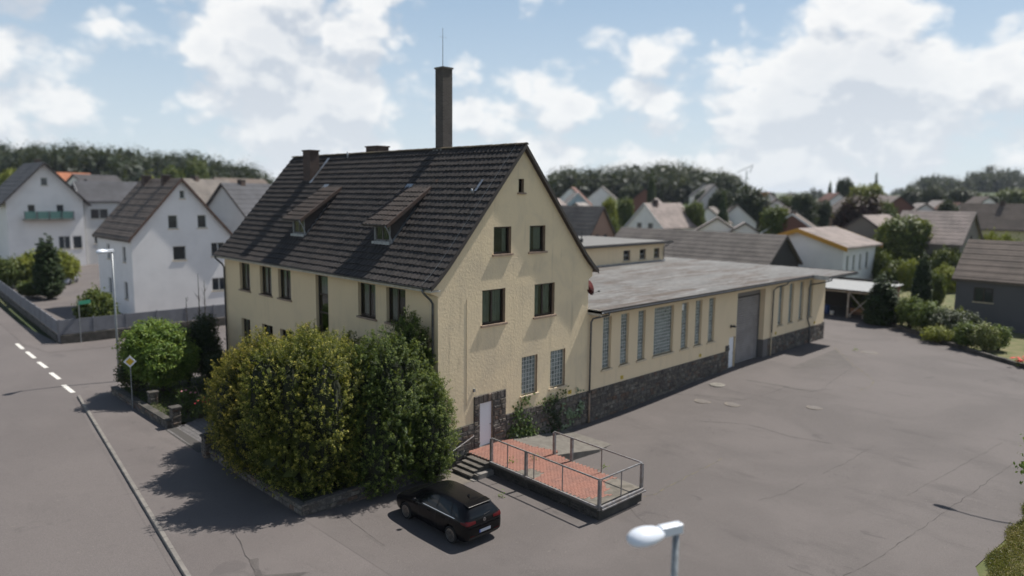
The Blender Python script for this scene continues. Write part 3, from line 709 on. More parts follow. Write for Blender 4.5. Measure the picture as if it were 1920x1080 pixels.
# dormers
def dormer(y0, y1, fy0, fy1):
    xf, xt = .60, 3.2; zf, zt2 = 6.70, roofz(3.2)+.10; sl = (zt2-zf)/(xt-xf)
    zr = lambda x: zf+sl*(x-xf)
    d = MB()
    fx = .97; zb = roofz(fx)-.02
    # face wall with opening, cheeks
    P = lambda u, z, dd: (fx+dd, u, z)
    wall(d, P, fy0, fy1, zb, [(fy0, zr(fx)-.06), (fy1, zr(fx)-.06)], [(fy0+.12, fy1-.12, zb+.16, zr(fx)-.16)], .08, 0)
    do = d.build('dormer', mat('dormer_face', (.22, .225, .225), .7, col2=(.16, .165, .17), nscale=4), roof)
    for y in (fy0, fy1):
        MB().add([(fx, y, zb), (fx, y, zr(fx)-.05), (xt-.1, y, zr(xt-.1)-.04), (xt-.1, y, roofz(xt-.1)-.05)], [(0, 1, 2, 3)]).build('cheek', BOARD, do)
    mb = MB(); frame_bars(mb, P, fy0+.12, fy1-.12, zb+.16, zr(fx)-.16, .03, .08, .05, [(fy0+fy1)/2]); wo = mb.build('dormer_window', mat('dormer_frame', (.10, .09, .085), .6), do)
    MB().pbox(P, fy0+.15, fy1-.15, zb+.19, zr(fx)-.19, .05, .056).build('pane', GLASS, do)
    MB().pbox(P, fy0-.06, fy1+.06, zb-.03, zb+.10, -.12, .02).build('flashing', LEAD, do)
    MB().pbox(P, fy0+.02, fy1-.02, zb-.2, zr(fx)-.08, .30, .33).build('dark_backing', DARKIN, do)  # dark sheet added behind the pane so the attic reads as unlit
    mb = MB()
    mb.add([(x, y, zr(x)-t) for y in (y0, y1) for x in (xf, xt) for t in (0, .10)], [(0, 1, 3, 2), (4, 6, 7, 5), (0, 2, 6, 4), (1, 5, 7, 3), (0, 4, 5, 1), (2, 3, 7, 6)])
    mb.build('dormer_roof_deck', BOARD, do)
    mb = MB(); n = 8; r_ = random.Random(int(y0*10)); nt = 7; tw = (y1-y0)/nt
    wave = [(0, .0), (.2, 0), (.35, .03), (.5, .036), (.65, .03), (.8, 0), (1.0, 0)]; L_ = xt-xf
    nrm = Vector((-sl, 0, 1)).normalized()
    for k in range(n):
        for j in range(nt):
            xa, xb = xf-.04+L_*k/n, xf+L_*(k+1)/n+.03; vs = []; e = r_.uniform(-.006, .008)
            for x, o_ in ((xa, .05), (xb, .006)):
                for t, hh in wave: q = Vector((x, y0+(j+t*.985)*tw, zr(x)))+nrm*(o_+hh+e); vs.append(q)
            for t, hh in wave: q = Vector((xa+.01, y0+(j+t*.985)*tw, zr(xa)))+nrm*(.005+hh*.5); vs.append(q)
            m = len(wave); fs = []
            for i in range(m-1): fs += [(i, i+1, m+i+1, m+i), (2*m+i, 2*m+i+1, i+1, i)]
            mb.add(vs, fs)
    mb.build('dormer_tiles', TILER, do)
    MB().add([(x, y0-.03+yy, zr(x)+t) for yy in (0, .05) for x in (xf-.03, xt) for t in (-.12, .07)], [(0, 1, 3, 2), (4, 6, 7, 5), (0, 2, 6, 4), (1, 5, 7, 3), (0, 4, 5, 1), (2, 3, 7, 6)]).build('dormer_verge', mat('dormer_verge_board', (.10, .06, .045), .8, col2=(.07, .05, .042), nscale=5), do)
    gutter(do, xf-.06, zf+.01, y0-.02, y1+.02, .05)
    mb = MB(); mb.tube([(xf-.06, y0+.1, zf-.04), (xf+.1, y0+.12, zf-.25), (fx-.05, y0+.12, zb+.2), (fx-.12, y0+.12, zb+.05)], .03, 8); mb.build('dormer_downpipe', LEAD, do, True)
    # flashing on the near side
    s0, s1 = roofz(.95), roofz(2.6)
    MB().add([(.88, fy0-.02, s0+.02), (2.9, fy0-.02, roofz(2.9)+.10), (2.9, fy0-.20, roofz(2.9)+.115), (.88, fy0-.20, roofz(.88)+.115)], [(0, 1, 2, 3)]).build('flashing', LEAD, do)
    MB().add([(3.13, y1-.5, roofz(3.13)+.13), (3.35, y1-.5, roofz(3.35)+.12), (3.35, y1+.02, roofz(3.35)+.12), (3.13, y1+.02, roofz(3.13)+.13)], [(0, 1, 2, 3)]).build('flashing', LEAD, do)
dormer(12.5, 14.6, 12.75, 14.1); dormer(4.45, 6.55, 4.72, 6.08)
# chimneys
CHB = brickmat('chimney_brick_grey', (.066, .053, .046), (.092, .075, .065), (.13, .115, .10), 1.3)
CHR = brickmat('chimney_brick_red', (.060, .034, .027), (.088, .052, .040), (.085, .075, .068), 1.2)
mb = MB(); mb.box(5.05, 5.67, 5.78, 6.40, 9.6, 14.52); ch = mb.build('chimney', CHB, roof); ch['label'] = 'tall slender brown brick chimney with antenna rod'
mb = MB(); mb.box(5.01, 5.71, 5.74, 6.44, 14.52, 14.60); mb.build('chimney_cap', CONC, ch)
mb = MB(); mb.tube([(5.3, 6.1, 14.6), (5.3, 6.1, 16.55)], [.022, .012], 6); mb.bar((5.05, 6.1, 16.1), (5.55, 6.1, 16.1), .012); mb.build('antenna_rod', GALV, ch)
mb = MB(); mb.box(4.94, 5.78, 5.67, 6.51, 10.28, 10.44); mb.build('chimney_flashing', LEAD, ch)
mb = MB(); mb.box(3.56, 4.18, 16.62, 17.45, 8.2, 10.66); ch = mb.build('chimney', CHR, roof); ch['label'] = 'short red brick chimney on the street slope'
mb = MB(); mb.box(3.51, 4.23, 16.57, 17.50, 10.66, 10.74); mb.build('chimney_cap', CHR, ch)
x0, x1 = 3.42, 4.75
MB().add([(x0, 16.54, roofz(x0)+.13), (x1, 16.54, roofz(x1)+.13), (x1, 16.28, roofz(x1)+.13), (x0, 16.28, roofz(x0)+.13)], [(0, 1, 2, 3)]).build('chimney_flashing', LEAD, ch)
mb = MB(); mb.box(5.7, 6.5, 12.6, 13.8, 8.6, 10.88); ch = mb.build('chimney', CHR, roof); ch['label'] = 'low red chimney just behind the ridge'
mb = MB(); mb.box(5.64, 6.56, 12.54, 13.86, 10.88, 10.95); mb.build('chimney_cap', CHR, ch)
mb = MB()
for a_, b_ in ((3.05, 3.5),): mb.add([(a_, 1.0, roofz(a_)+.13), (b_, 1.0, roofz(b_)+.13), (b_, 1.16, roofz(b_)+.13), (a_, 1.16, roofz(a_)+.13)], [(0, 1, 2, 3)])
mb.build('roof_vent_tile', LEAD, roof)
mb = MB(); mb.tube([(3.0, 1.2, roofz(3)+.05), (2.95, 1.2, roofz(3)+.28)], .045, 8); mb.tube([(4.75, 14.3, roofz(4.75)), (4.75, 14.3, roofz(4.75)+.45)], .05, 8); mb.build('vent_pipe', LEAD, roof, True)
# red satellite dish on the yard side
dish = thing('satellite_dish', (10.25, .35, 3.3), 'dark red satellite dish on the yard side of the house above the flat roof', 'satellite dish', local=True)
DISHR = mat('dish_red', (.060, .009, .008), .8, spec=.15)
mb = MB(); prof = [(.40, .0), (.38, .03), (.28, .07), (.14, .10), (.02, .11)]; mb.lathe(prof, n=20, axis='Y'); o = mb.build('reflector', DISHR, dish, True); o.rotation_euler = (R(-18), 0, R(14)); o.location = (.02, -.25, .1)
mb = MB(); mb.tube([(-.2, 0, -.2), (.0, 0, -.2), (0, -.16, .05)], .02, 6); mb.build('bracket', GALV, dish)
mb = MB(); mb.tube([(.02, -.3, -.25), (.1, -.75, -.05)], .012, 6); mb.box(.06, .14, -.82, -.72, -.09, .0); mb.build('feed_arm', GALV, dish)

struct(sheet('courtyard', [(-4.5, 41.6), (34, 41.0), (40, 130), (2, 130), (-2.3, 78)], .03, PAVE))
# ------------------------------------------------------------------ the hall
hall = thing('factory_hall', (25, 7, -3.4), 'long low cream factory hall with flat grey roof, glass block windows and stone base', 'hall')
wins = [(11.318, 12.065), (12.911, 13.67), (14.541, 15.269), (16.133, 18.186), (19.076, 19.845), (20.662, 21.444), (22.281, 23.055)]
wins2 = [(32.269, 33.015), (34.002, 34.756), (35.853, 36.563), (37.554, 38.278)]
HZ0, HZ1 = -1.15, 1.72
ops = [(a, b, HZ0, HZ1, .16) for a, b in wins]+[(a, b, -1.26, 1.75, .16) for a, b in wins2]+[(26.0, 30.05, -3.40, 1.72, .5), (25.10, 25.98, -3.40, -1.22, .28)]
ops[-1] = (25.10, 25.97, -3.42, -1.22, .28)
mb = MB(); wall(mb, PG, 10.0, 40.7, -4.3, [(10, 2.14), (40.7, 2.14)], ops, .16, 0); mb.build('facade_wall', HALLW, hall)
mb = MB(); mb.quad((40.7, 0, -4.3), (40.7, 16, -4.3), (40.7, 16, 2.14), (40.7, 0, 2.14)); mb.quad((10, 16, -4.3), (40.7, 16, -4.3), (40.7, 16, 2.14), (10, 16, 2.14)); mb.build('wall', HALLW, hall)
joined = MB(); cnt = 0
for i, (a, b) in enumerate(wins):
    nx = 12 if i == 3 else 4
    single = i in (0, 1, 2, 3)
    block_window(hall, PG, a, b, HZ0, HZ1, nx if i != 3 else 10, 14 if i != 3 else 14, .13, single and cnt+nx*14 <= 310, joined, so=.07)
    if single and cnt+nx*14 <= 310: cnt += (nx if i != 3 else 10)*14
for a, b in wins2: block_window(hall, PG, a, b, -1.26, 1.75, 4, 14, .13, False, joined, so=.07)
stuff(joined.build('glass_blocks', GBLOCK, hall))
MB().pbox(PG, 19.16, 19.42, 1.25, 1.62, .10, .118).build('vent_panel', WHITEP, hall)
MB().pbox(PG, 10.2, 40.5, -3.9, 2.0, 1.6, 1.7).build('partition', DARKIN, hall)
# stone plinth of the hall
mb = MB(); mb.pbox(PG, 10.0, 25.0, -4.3, -2.1, -.03, -.003); mb.pbox(PG, 24.62, 25.09, -2.1, -1.72, -.03, -.003); mb.pbox(PG, 30.75, 40.66, -4.3, -2.03, -.03, -.003); pl = mb.build('plinth', MORTAR, hall)
rest = MB()
stones(pl, PG, 10.0, 25.05, lambda u: h(u)-.2, -2.1, limit=290, rest=rest, seed=21, d0=-.03, hh=(.17, .30), ll=(.2, .5))
stones(pl, PG, 24.62, 25.09, -2.1, -1.72, limit=0, rest=rest, seed=22, d0=-.03)
stones(pl, PG, 30.75, 40.66, -3.6, -2.03, limit=0, rest=rest, seed=23, d0=-.03, hh=(.17, .30), ll=(.2, .5))
for k in range(7): rest.box(40.45, 40.78, -.10+rng.uniform(0, .03), .3, -3.45+k*.22, -3.45+k*.22+.18)
stuff(rest.build('plinth_stones', STONE, pl))
# roller shutter with single slats, white door, lamp
shut = MB().pbox(PG, 26.0, 30.05, 1.35, 1.72, .40, .5).build('roller_shutter', mat('shutter_box', (.16, .145, .135), .6), hall)
SHUT = mat('shutter_steel', (.36, .33, .315), .5, metal=.2, col2=(.29, .265, .25), nscale=1.5)
sm = MB(); q = [(0, .05), (.03, 0), (.115, 0), (.145, .05)]
sm.add([(u, d, z) for u in (26.06, 30.0) for z, d in q], [(0, 1, 5, 4), (1, 2, 6, 5), (2, 3, 7, 6)]); sme = sm.mesh('slat', SHUT)
for k in range(int(4.73/.165)):
    o = link('slat', sme, shut); o.location = (0, .42, -3.38+k*.165)
MB().pbox(PG, 26.0, 26.06, -3.4, 1.35, .38, .5).build('guide_rail', ZINC, shut); MB().pbox(PG, 29.99, 30.05, -3.4, 1.35, .38, .5).build('guide_rail', ZINC, shut)
MB().pbox(PG, 26.0, 30.05, -3.45, -3.36, -.1, .6).build('shutter_threshold', CONC, hall)
MB().pbox(PG, 26.0, 30.05, -3.4, 1.4, .49, .52).build('shutter_backing', BOARD, shut)
PLG = mat('plinth_paint_grey', (.13, .12, .115), .85)
mb = MB(); mb.pbox(PG, 30.06, 30.75, -3.5, -2.03, -.03, -.003); mb.pbox(PG, 30.044, 30.058, -3.5, -2.03, -.03, .40); mb.build('plinth_paint', PLG, hall)
MB().pbox(PG, 25.975, 25.998, -3.5, -2.03, -.012, .4).build('plinth_paint', PLG, hall)
dr = MB().pbox(PG, 25.16, 25.86, -3.36, -1.25, .10, .15).build('door', DOORW, hall); dr['label'] = 'narrow white door beside the roller shutter'
MB().pbox(PG, 25.78, 25.84, -2.4, -2.37, .05, .1).build('handle', GALV, dr)
MB().pbox(PG, 25.05, 26.0, -3.5, -3.37, -.18, .25).build('door_step', CONC, hall)
mb = MB(); mb.pbox(PG, 25.15, 25.3, -.56, -.36, -.05, 0); mb.tube([(25.22, -.05, -.45), (25.22, -.2, -.38)], .02, 6); mb.lathe([(.05, .1), (.16, -.02), (.15, -.04)], (25.22, -.24, -.44), 12); mb.build('wall_lamp', BLK, hall)
for u in (13.0, 21.3, 31.9, 38.8): marker(hall, u, -1.98 if u < 30 else -1.9)
# roof: felt sheets laid side by side, each lapping the next
FELT = None
def feltmat():
    m, nt, b = nodes('roofing_felt'); r = _rand(nt)
    c = _mix(nt, _ramp(nt, r, 0, 1), (.132, .128, .122), (.158, .154, .147))
    f = _ramp(nt, _noise(nt, .22, 8, .7, stretch=(.5, 2.2, 1), dist=1.2), .44, .62, 0, .9); c = _mix(nt, f, c, (.088, .066, .052))
    f = _ramp(nt, _noise(nt, .9, 7, .72, stretch=(.25, 2.4, 1), dist=.8), .48, .66, 0, .85); c = _mix(nt, f, c, (.225, .225, .22))
    f = _ramp(nt, _noise(nt, 2.2, 6, .7, stretch=(.25, 2.0, 1)), .58, .72, 0, .8); c = _mix(nt, f, c, (.08, .066, .057))
    f = _ramp(nt, _noise(nt, 2.8, 5, .7), .30, .75, .72, 1.2); s = nt.nodes.new('ShaderNodeVectorMath'); s.operation = 'SCALE'; nt.links.new(c, s.inputs[0]); nt.links.new(f, s.inputs['Scale'])
    nt.links.new(s.outputs[0], b.inputs['Base Color']); b.inputs['Roughness'].default_value = .92
    _bump(nt, b, _noise(nt, 1.6, 5, .6, stretch=(.4, 2, 1)), .7, .05); return m
FELT = feltmat()
ZR = 2.30
mb = MB(); mb.box(10.02, 36.0, -.88, 13.6, 2.14, ZR-.02); mb.box(36.0, 41.5, -2.1, 16.2, 2.14, ZR-.021); rf = mb.build('roof', BOARD, hall)
ny = 14; ys = [-.9+i*(14.5/ny) for i in range(ny+1)]
for i in range(ny):
    e = .004*(i % 2); y0, y1 = ys[i]-(.05 if i else 0), ys[i+1]
    xs = [10.02+k*(31.5/24) for k in range(25)]; vs = []; fs = []
    for x in xs:
        for y in (y0, (y0+y1)/2, y1): vs.append((x, y, ZR+e+(.006 if y == y1 else 0)+rng.uniform(0, .010)))
    for k in range(24):
        for q in range(2): fs.append((3*k+q, 3*k+3+q, 3*k+4+q, 3*k+1+q))
    MB().add(vs, fs).build('roofing_sheet', FELT, rf, True)
MB().quad((36.02, -2.1, ZR+.0), (41.5, -2.1, ZR+.0), (41.5, -.86, ZR+.0), (36.02, -.86, ZR+.0)).build('roofing_sheet', FELT, rf)
MB().quad((37.8, 13.55, ZR+.001), (41.5, 13.55, ZR+.001), (41.5, 16.2, ZR+.001), (37.8, 16.2, ZR+.001)).build('roofing_sheet', FELT, rf)
mb = MB(); mb.box(10.02, 36.0, -.93, -.88, 2.12, ZR+.035); mb.box(36.0, 41.53, -2.15, -2.1, 2.12, ZR+.035); mb.box(41.5, 41.55, -2.1, 16.2, 2.12, ZR+.035); mb.build('roof_edge', BOARD, rf)
mb = MB(); mb.box(35.96, 36.0, -2.1, -.88, 2.02, ZR+.04); mb.box(10.02, 10.06, -.88, .0, 2.02, ZR+.03); mb.build('fascia', SOFFIT, rf)
gutter(hall, -.99, 2.24, 10.0, 35.9, .07, 'x'); gutter(hall, -2.21, 2.24, 36.0, 41.5, .07, 'x')
def pipe(par, pts, r=.05, m=None): return MB().tube(pts, r, 10).build('downpipe', m or ZINC, par, True)
pipe(hall, [(10.55, -.99, 2.2), (10.55, -.97, 2.05), (10.4, -.6, 1.93), (10.2, -.2, 1.8), (10.15, -.12, 1.6), (10.15, -.12, -2.2)]); pipe(hall, [(10.15, -.12, -2.2), (10.15, -.12, -3.8)], .055, SILLM)
pipe(hall, [(31.6, -.99, 2.2), (31.5, -.9, 1.98), (31.2, -.3, 1.72), (31.1, -.12, 1.5), (31.1, -.12, -1.6)]); pipe(hall, [(31.1, -.12, -1.6), (31.1, -.12, -3.35)], .05, SILLC)
pipe(hall, [(36.3, -2.2, 2.2), (36.3, -2.15, 2.0), (36.6, -1.4, 1.75), (37.2, -.25, 1.45), (37.25, -.12, 1.2), (37.25, -.12, -1.2), (37.45, -.12, -1.55), (37.75, -.12, -1.9), (37.8, -.12, -2.3), (37.8, -.12, -3.4)])
mb = MB()
for x in (15.1, 23.3, 33.5): mb.tube([(x, -.9, 2.2), (x, -.35, 2.0)], .02, 6)
mb.build('gutter_bracket', ZINC, hall)

# upper storey set back on the roof
ann = thing('roof_storey', (24, 17, 2.3), 'set-back upper storey with flat roof and three small windows on the hall roof', 'building')
AY = 13.7; PA = lambda u, z, d: (u, AY+d, z)
aops = [(x, x+.85, 2.72, 3.52) for x in (31.75, 33.95, 36.0)]
aops = [(31.55, 32.5, 2.62, 3.5), (33.95, 34.85, 2.62, 3.5), (36.15, 37.0, 2.62, 3.5)]
mb = MB(); wall(mb, PA, 10, 37.8, 2.2, [(10, 3.95), (37.8, 3.95)], aops, .2); mb.quad((37.8, AY, 2.2), (37.8, AY+9, 2.2), (37.8, AY+9, 3.95), (37.8, AY, 3.95)); mb.quad((10, AY+9, 2.2), (37.8, AY+9, 2.2), (37.8, AY+9, 3.95), (10, AY+9, 3.95)); mb.build('wall', [HALLW, REVEAL], ann)
for o in aops: window(ann, PA, *o, cols=1, frame=mat('frame_grey', (.25, .25, .24), .5), sill=SILLC, tr=((o[2]+o[3])/2,), t=.06, so=.08)
mb = MB(); mb.pbox(PA, 12, 37.5, 2.3, 3.9, 1.0, 1.1); mb.build('partition', DARKIN, ann)
MB().lathe([(.12, -.05), (.12, .02)], (26.5, AY-.0, 3.1), 12, 'Y').build('vent_hole', BLK, ann)
FELT2 = mat('felt_grey', (.145, .14, .132), .92, col2=(.17, .165, .155), nscale=.5, bump=.3, bscale=8)
mb = MB(); mb.box(10.5, 38.25, AY-.55, AY+9.3, 3.95, 4.12); arf = mb.build('roof', FELT2, ann)
mb = MB(); mb.box(10.5, 38.3, AY-.60, AY-.55, 3.93, 4.16); mb.box(38.25, 38.3, AY-.55, AY+9.3, 3.93, 4.16); mb.build('roof_edge', BOARD, arf)
gutter(ann, AY-.66, 4.06, 10.5, 38.2, .07, 'x')
pipe(ann, [(37.6, AY-.66, 4.0), (37.6, AY-.6, 3.85), (37.5, AY-.15, 3.6), (37.5, AY-.12, 2.35)])
mb = MB(); mb.tube([(29.5, AY+3, 4.1), (29.5, AY+3, 4.45)], .14, 8); mb.tube([(29.5, AY+3, 4.45), (29.5, AY+3, 5.1)], .04, 6); mb.build('roof_vent', BLK, ann)
mb = MB(); mb.box(10.1, 37.8, AY-.18, AY-.002, 2.30, 2.42); mb.build('base_flashing', LEAD, ann)

# ------------------------------------------------------------------ loading platform
plat = thing('loading_platform', (2.7, -4.3, -3.86), 'raised red brick loading platform with steel railing in front of the white door', 'platform')
PF = [(1.36, -7.77), (3.97, -7.85), (4.24, -2.95), (4.25, -.04), (1.62, -.04), (1.60, -1.62)]
ZP = -3.32
bm = MB(); n = len(PF); bm.add([(x, y, z) for z in (-4.2, ZP-.03) for x, y in PF], [(i, (i+1) % n, n+(i+1) % n, n+i) for i in range(n)]+[tuple(range(n, 2*n))]); bm.build('platform_wall', CONCD, plat)
# rough stones proud of the platform's street face
fx = lambda y: 1.36+(1.60-1.36)*(y+7.77)/(7.77-1.62)
PP = lambda u, z, d: (fx(u)+d, u, z)
stones(plat, PP, -7.7, -1.7, -4.0, -3.52, seed=41, d0=-.005, hh=(.2, .3), ll=(.3, .7), material=stonemat('stained_stone', [(.06, .055, .048), (.04, .037, .033), (.085, .075, .065), (.05, .045, .04)]))
# slab edge
mb = MB()
for a, b in ((PF[0], PF[5]), (PF[0], PF[1]), (PF[1], PF[2])):
    mb.bar((*a, ZP-.05), (*b, ZP-.05), .12, .10)
mb.build('slab_edge', CONC, plat)
# brick paving: worn away to bare concrete at the far end and in one spot
BRK = mat('paving_brick', (.245, .112, .082), .9, col2=(.20, .100, .078), nscale=1.3, rand=.5, randcol=(.285, .140, .102), bump=.15, bscale=30)
br = MB(); bl, bw = .20, .10
def inside(x, y):
    c = False
    for i in range(n):
        (x1, y1), (x2, y2) = PF[i], PF[(i+1) % n]
        if (y1 > y) != (y2 > y) and x < (x2-x1)*(y-y1)/(y2-y1)+x1: c = not c
    return c
r_ = random.Random(5); row = 0; y = -7.75
while y < -.05:
    x = 1.3-(row % 2)*bl/2
    while x < 5.2:
        cx, cy = x+bl/2, y+bw/2
        ok = inside(cx, cy) or (4.1 < cx < 4.75-.35*(cy+3.0) and -2.9 < cy < -.06)
        worn = cy < -6.85+.5*math.sin(cx*2.1)+r_.uniform(-.15, .15) or math.hypot((cx-1.75)/.55, (cy+3.75)/.5) < r_.uniform(.8, 1.1)
        if ok and not worn and 1.47 < cx-.0*cy:
            g = .002; dz = r_.uniform(-.0015, .002); z1 = ZP+.03+dz
            vs = [(x+g, y+g, ZP-.04), (x+bl-g, y+g, ZP-.04), (x+bl-g, y+bw-g, ZP-.04), (x+g, y+bw-g, ZP-.04)]
            e = .003; vs += [(x+g+e, y+g+e, z1+r_.uniform(-.002, .002)), (x+bl-g-e, y+g+e, z1), (x+bl-g-e, y+bw-g-e, z1), (x+g+e, y+bw-g-e, z1)]
            br.add(vs, [(4, 5, 6, 7), (0, 1, 5, 4), (1, 2, 6, 5), (2, 3, 7, 6), (3, 0, 4, 7)])
        x += bl
    y += bw; row += 1
stuff(br.build('paving_bricks', BRK, plat))
SAND = mat('bare_screed', (.16, .142, .118), .95, col2=(.11, .098, .08), nscale=2.6, lo=.4, hi=.62, bump=.7, bscale=25)
m2 = MB(); m2.add([(2.75+(x-2.75)*.97, -4.0+(y+4.0)*.985, ZP+.021) for x, y in PF], [tuple(range(n))]); m2.build('screed', SAND, plat)
# ramp down to the yard along the wall
rp = MB(); rp.add([(4.25, -3.0, ZP-.01), (7.1, -3.25, -3.70), (8.4, -3.0, h(8.4)+.01), (8.4, -.05, h(8.4)+.01), (4.25, -.05, ZP-.01)], [(0, 1, 2, 3, 4)])
rp.add([(4.25, -3.0, ZP-.01), (7.1, -3.25, -3.70), (7.1, -3.25, -4.1), (4.25, -3.0, -4.1)], [(0, 1, 2, 3)]); rp.add([(7.1, -3.25, -3.70), (8.4, -3.0, h(8.4)+.01), (8.4, -3.0, -4.1), (7.1, -3.25, -4.1)], [(0, 1, 2, 3)])
rp.build('ramp', mat('ramp_concrete', (.15, .138, .12), .95, col2=(.115, .104, .09), nscale=3, bump=.6, bscale=40), plat)
# steps down to the street side
STEPM = mat('step_concrete', (.13, .115, .10), .95, col2=(.075, .068, .058), nscale=2.2, bump=.4, bscale=20); nst = 5
zs0, zs1 = ZP, h(.2)+.02
for k in range(nst):
    zt = zs0-(zs0-zs1)*(k+1)/(nst+.0)*1.0+.0
    x1 = 1.60-.28*k
    tr = MB(); tr.box(x1-.30, x1, -1.60, -.36, zt-.02, zt+.055+.0); tr.box(x1-.25, x1, -1.56, -.36, -4.3, zt-.02)
    if k < nst-1: tr.build('step', STEPM, plat)
tr = MB(); tr.box(-.9, .48, -1.75, -.42, -4.0, h(.2)+.012); tr.build('step_slab', mat('slab_old', (.15, .128, .105), .95, col2=(.11, .096, .08), nscale=2), plat)
tr = MB(); tr.box(.62, 1.58, -1.86, -1.60, -4.2, -3.62); tr.box(.40, .64, -1.88, -1.60, -4.2, -3.80); tr.build('step_cheek', mat('old_render', (.22, .205, .19), .95, col2=(.12, .11, .10), nscale=2.4, bump=.5, bscale=15), plat)
mb = MB(); mb.tube([(1.95, -.14, -2.62), (.35, -.20, -3.10)], .022, 8); mb.tube([(1.95, -.14, -2.62), (1.98, -.04, -2.60)], .02, 6); mb.tube([(.9, -.18, -2.94), (.9, -.05, -2.94)], .02, 6); mb.build('handrail', STEEL, plat)
# railing
rail = thing('railing', (2.7, -5.2, ZP), 'grey steel railing with thick and thin posts round the brick platform', 'railing')
ZT = -2.26; c0, c1, c2, c3 = Vector((1.36, -7.77, 0)), Vector((3.95, -7.83, 0)), Vector((4.23, -2.95, 0)), Vector((1.60, -1.66, 0))
def post(p, thick):
    mb = MB()
    if thick: mb.box(p.x-.055, p.x+.055, p.y-.055, p.y+.055, ZP-.12, ZT-.02)
    else: mb.box(p.x-.017, p.x+.017, p.y-.017, p.y+.017, ZP-.08, ZT-.02)
    mb.build('post', STEEL, rail)
for t, k in ((0, 1), (.17, 0), (.355, 1), (.43, 0), (.69, 0), (1.0, 1)): post(c3.lerp(c0, t), k)
for t, k in ((0, 1), (.22, 1), (.57, 0), (1.0, 1)): post(c2.lerp(c1, t), k)
post(c0.lerp(c1, .5), 0)
for a, b in ((c3, c0), (c0, c1), (c1, c2)):
    MB().bar((a.x, a.y, ZT), (b.x, b.y, ZT), .05, .05).build('top_rail', STEEL, rail)
for a, b in ((c3, c0), (c0, c1)):
    o_ = Vector((-.10, 0, 0)) if a is c3 else Vector((0, -.10, 0))
    MB().bar(Vector((a.x, a.y, ZP+.02))+o_, Vector((b.x, b.y, ZP+.02))+o_, .08, .08).build('edge_angle', STEEL, rail)
a, b = c0, c1; MB().bar((a.x-.05, a.y-.18, ZP-.05), (b.x+.05, b.y-.18, ZP-.05), .05, .05).build('bumper_bar', STEEL, rail)
# ------------------------------------------------------------------ foliage
def leaf_mesh(name, C, Nn, size, rnd, material, aspect=.55, up_bias=0., jit=.35, seed=0, drop=0.):
    """one quad leaf per centre C (n,3) facing about Nn; size (n,), rnd (n,) colour variation"""
    g = np.random.default_rng(seed); n = len(C)
    N_ = Nn + g.normal(0, jit, (n, 3)); N_ /= np.linalg.norm(N_, axis=1, keepdims=True)+1e-9
    A = g.normal(0, 1, (n, 3)); A[:, 2] += up_bias
    T = A - (A*N_).sum(1, keepdims=True)*N_; T /= np.linalg.norm(T, axis=1, keepdims=True)+1e-9
    B = np.cross(N_, T); s = size[:, None]
    fold = N_*s*.12
    V = np.stack([C-T*s, C-B*s*aspect+fold, C+T*s, C+B*s*aspect+fold], 1).reshape(-1, 3)
    F = np.arange(4*n, dtype=np.int32)
    me = bpy.data.meshes.new(name); me.vertices.add(4*n); me.vertices.foreach_set('co', V.astype(np.float32).ravel())
    me.loops.add(4*n); me.loops.foreach_set('vertex_index', F)
    me.polygons.add(n); me.polygons.foreach_set('loop_start', np.arange(0, 4*n, 4, dtype=np.int32)); me.polygons.foreach_set('loop_total', np.full(n, 4, np.int32))
    me.update(calc_edges=True)
    a = me.attributes.new('rnd', 'FLOAT', 'POINT'); a.data.foreach_set('value', np.repeat(np.clip(rnd, 0, 1), 4).astype(np.float32))
    me.materials.append(material); return me
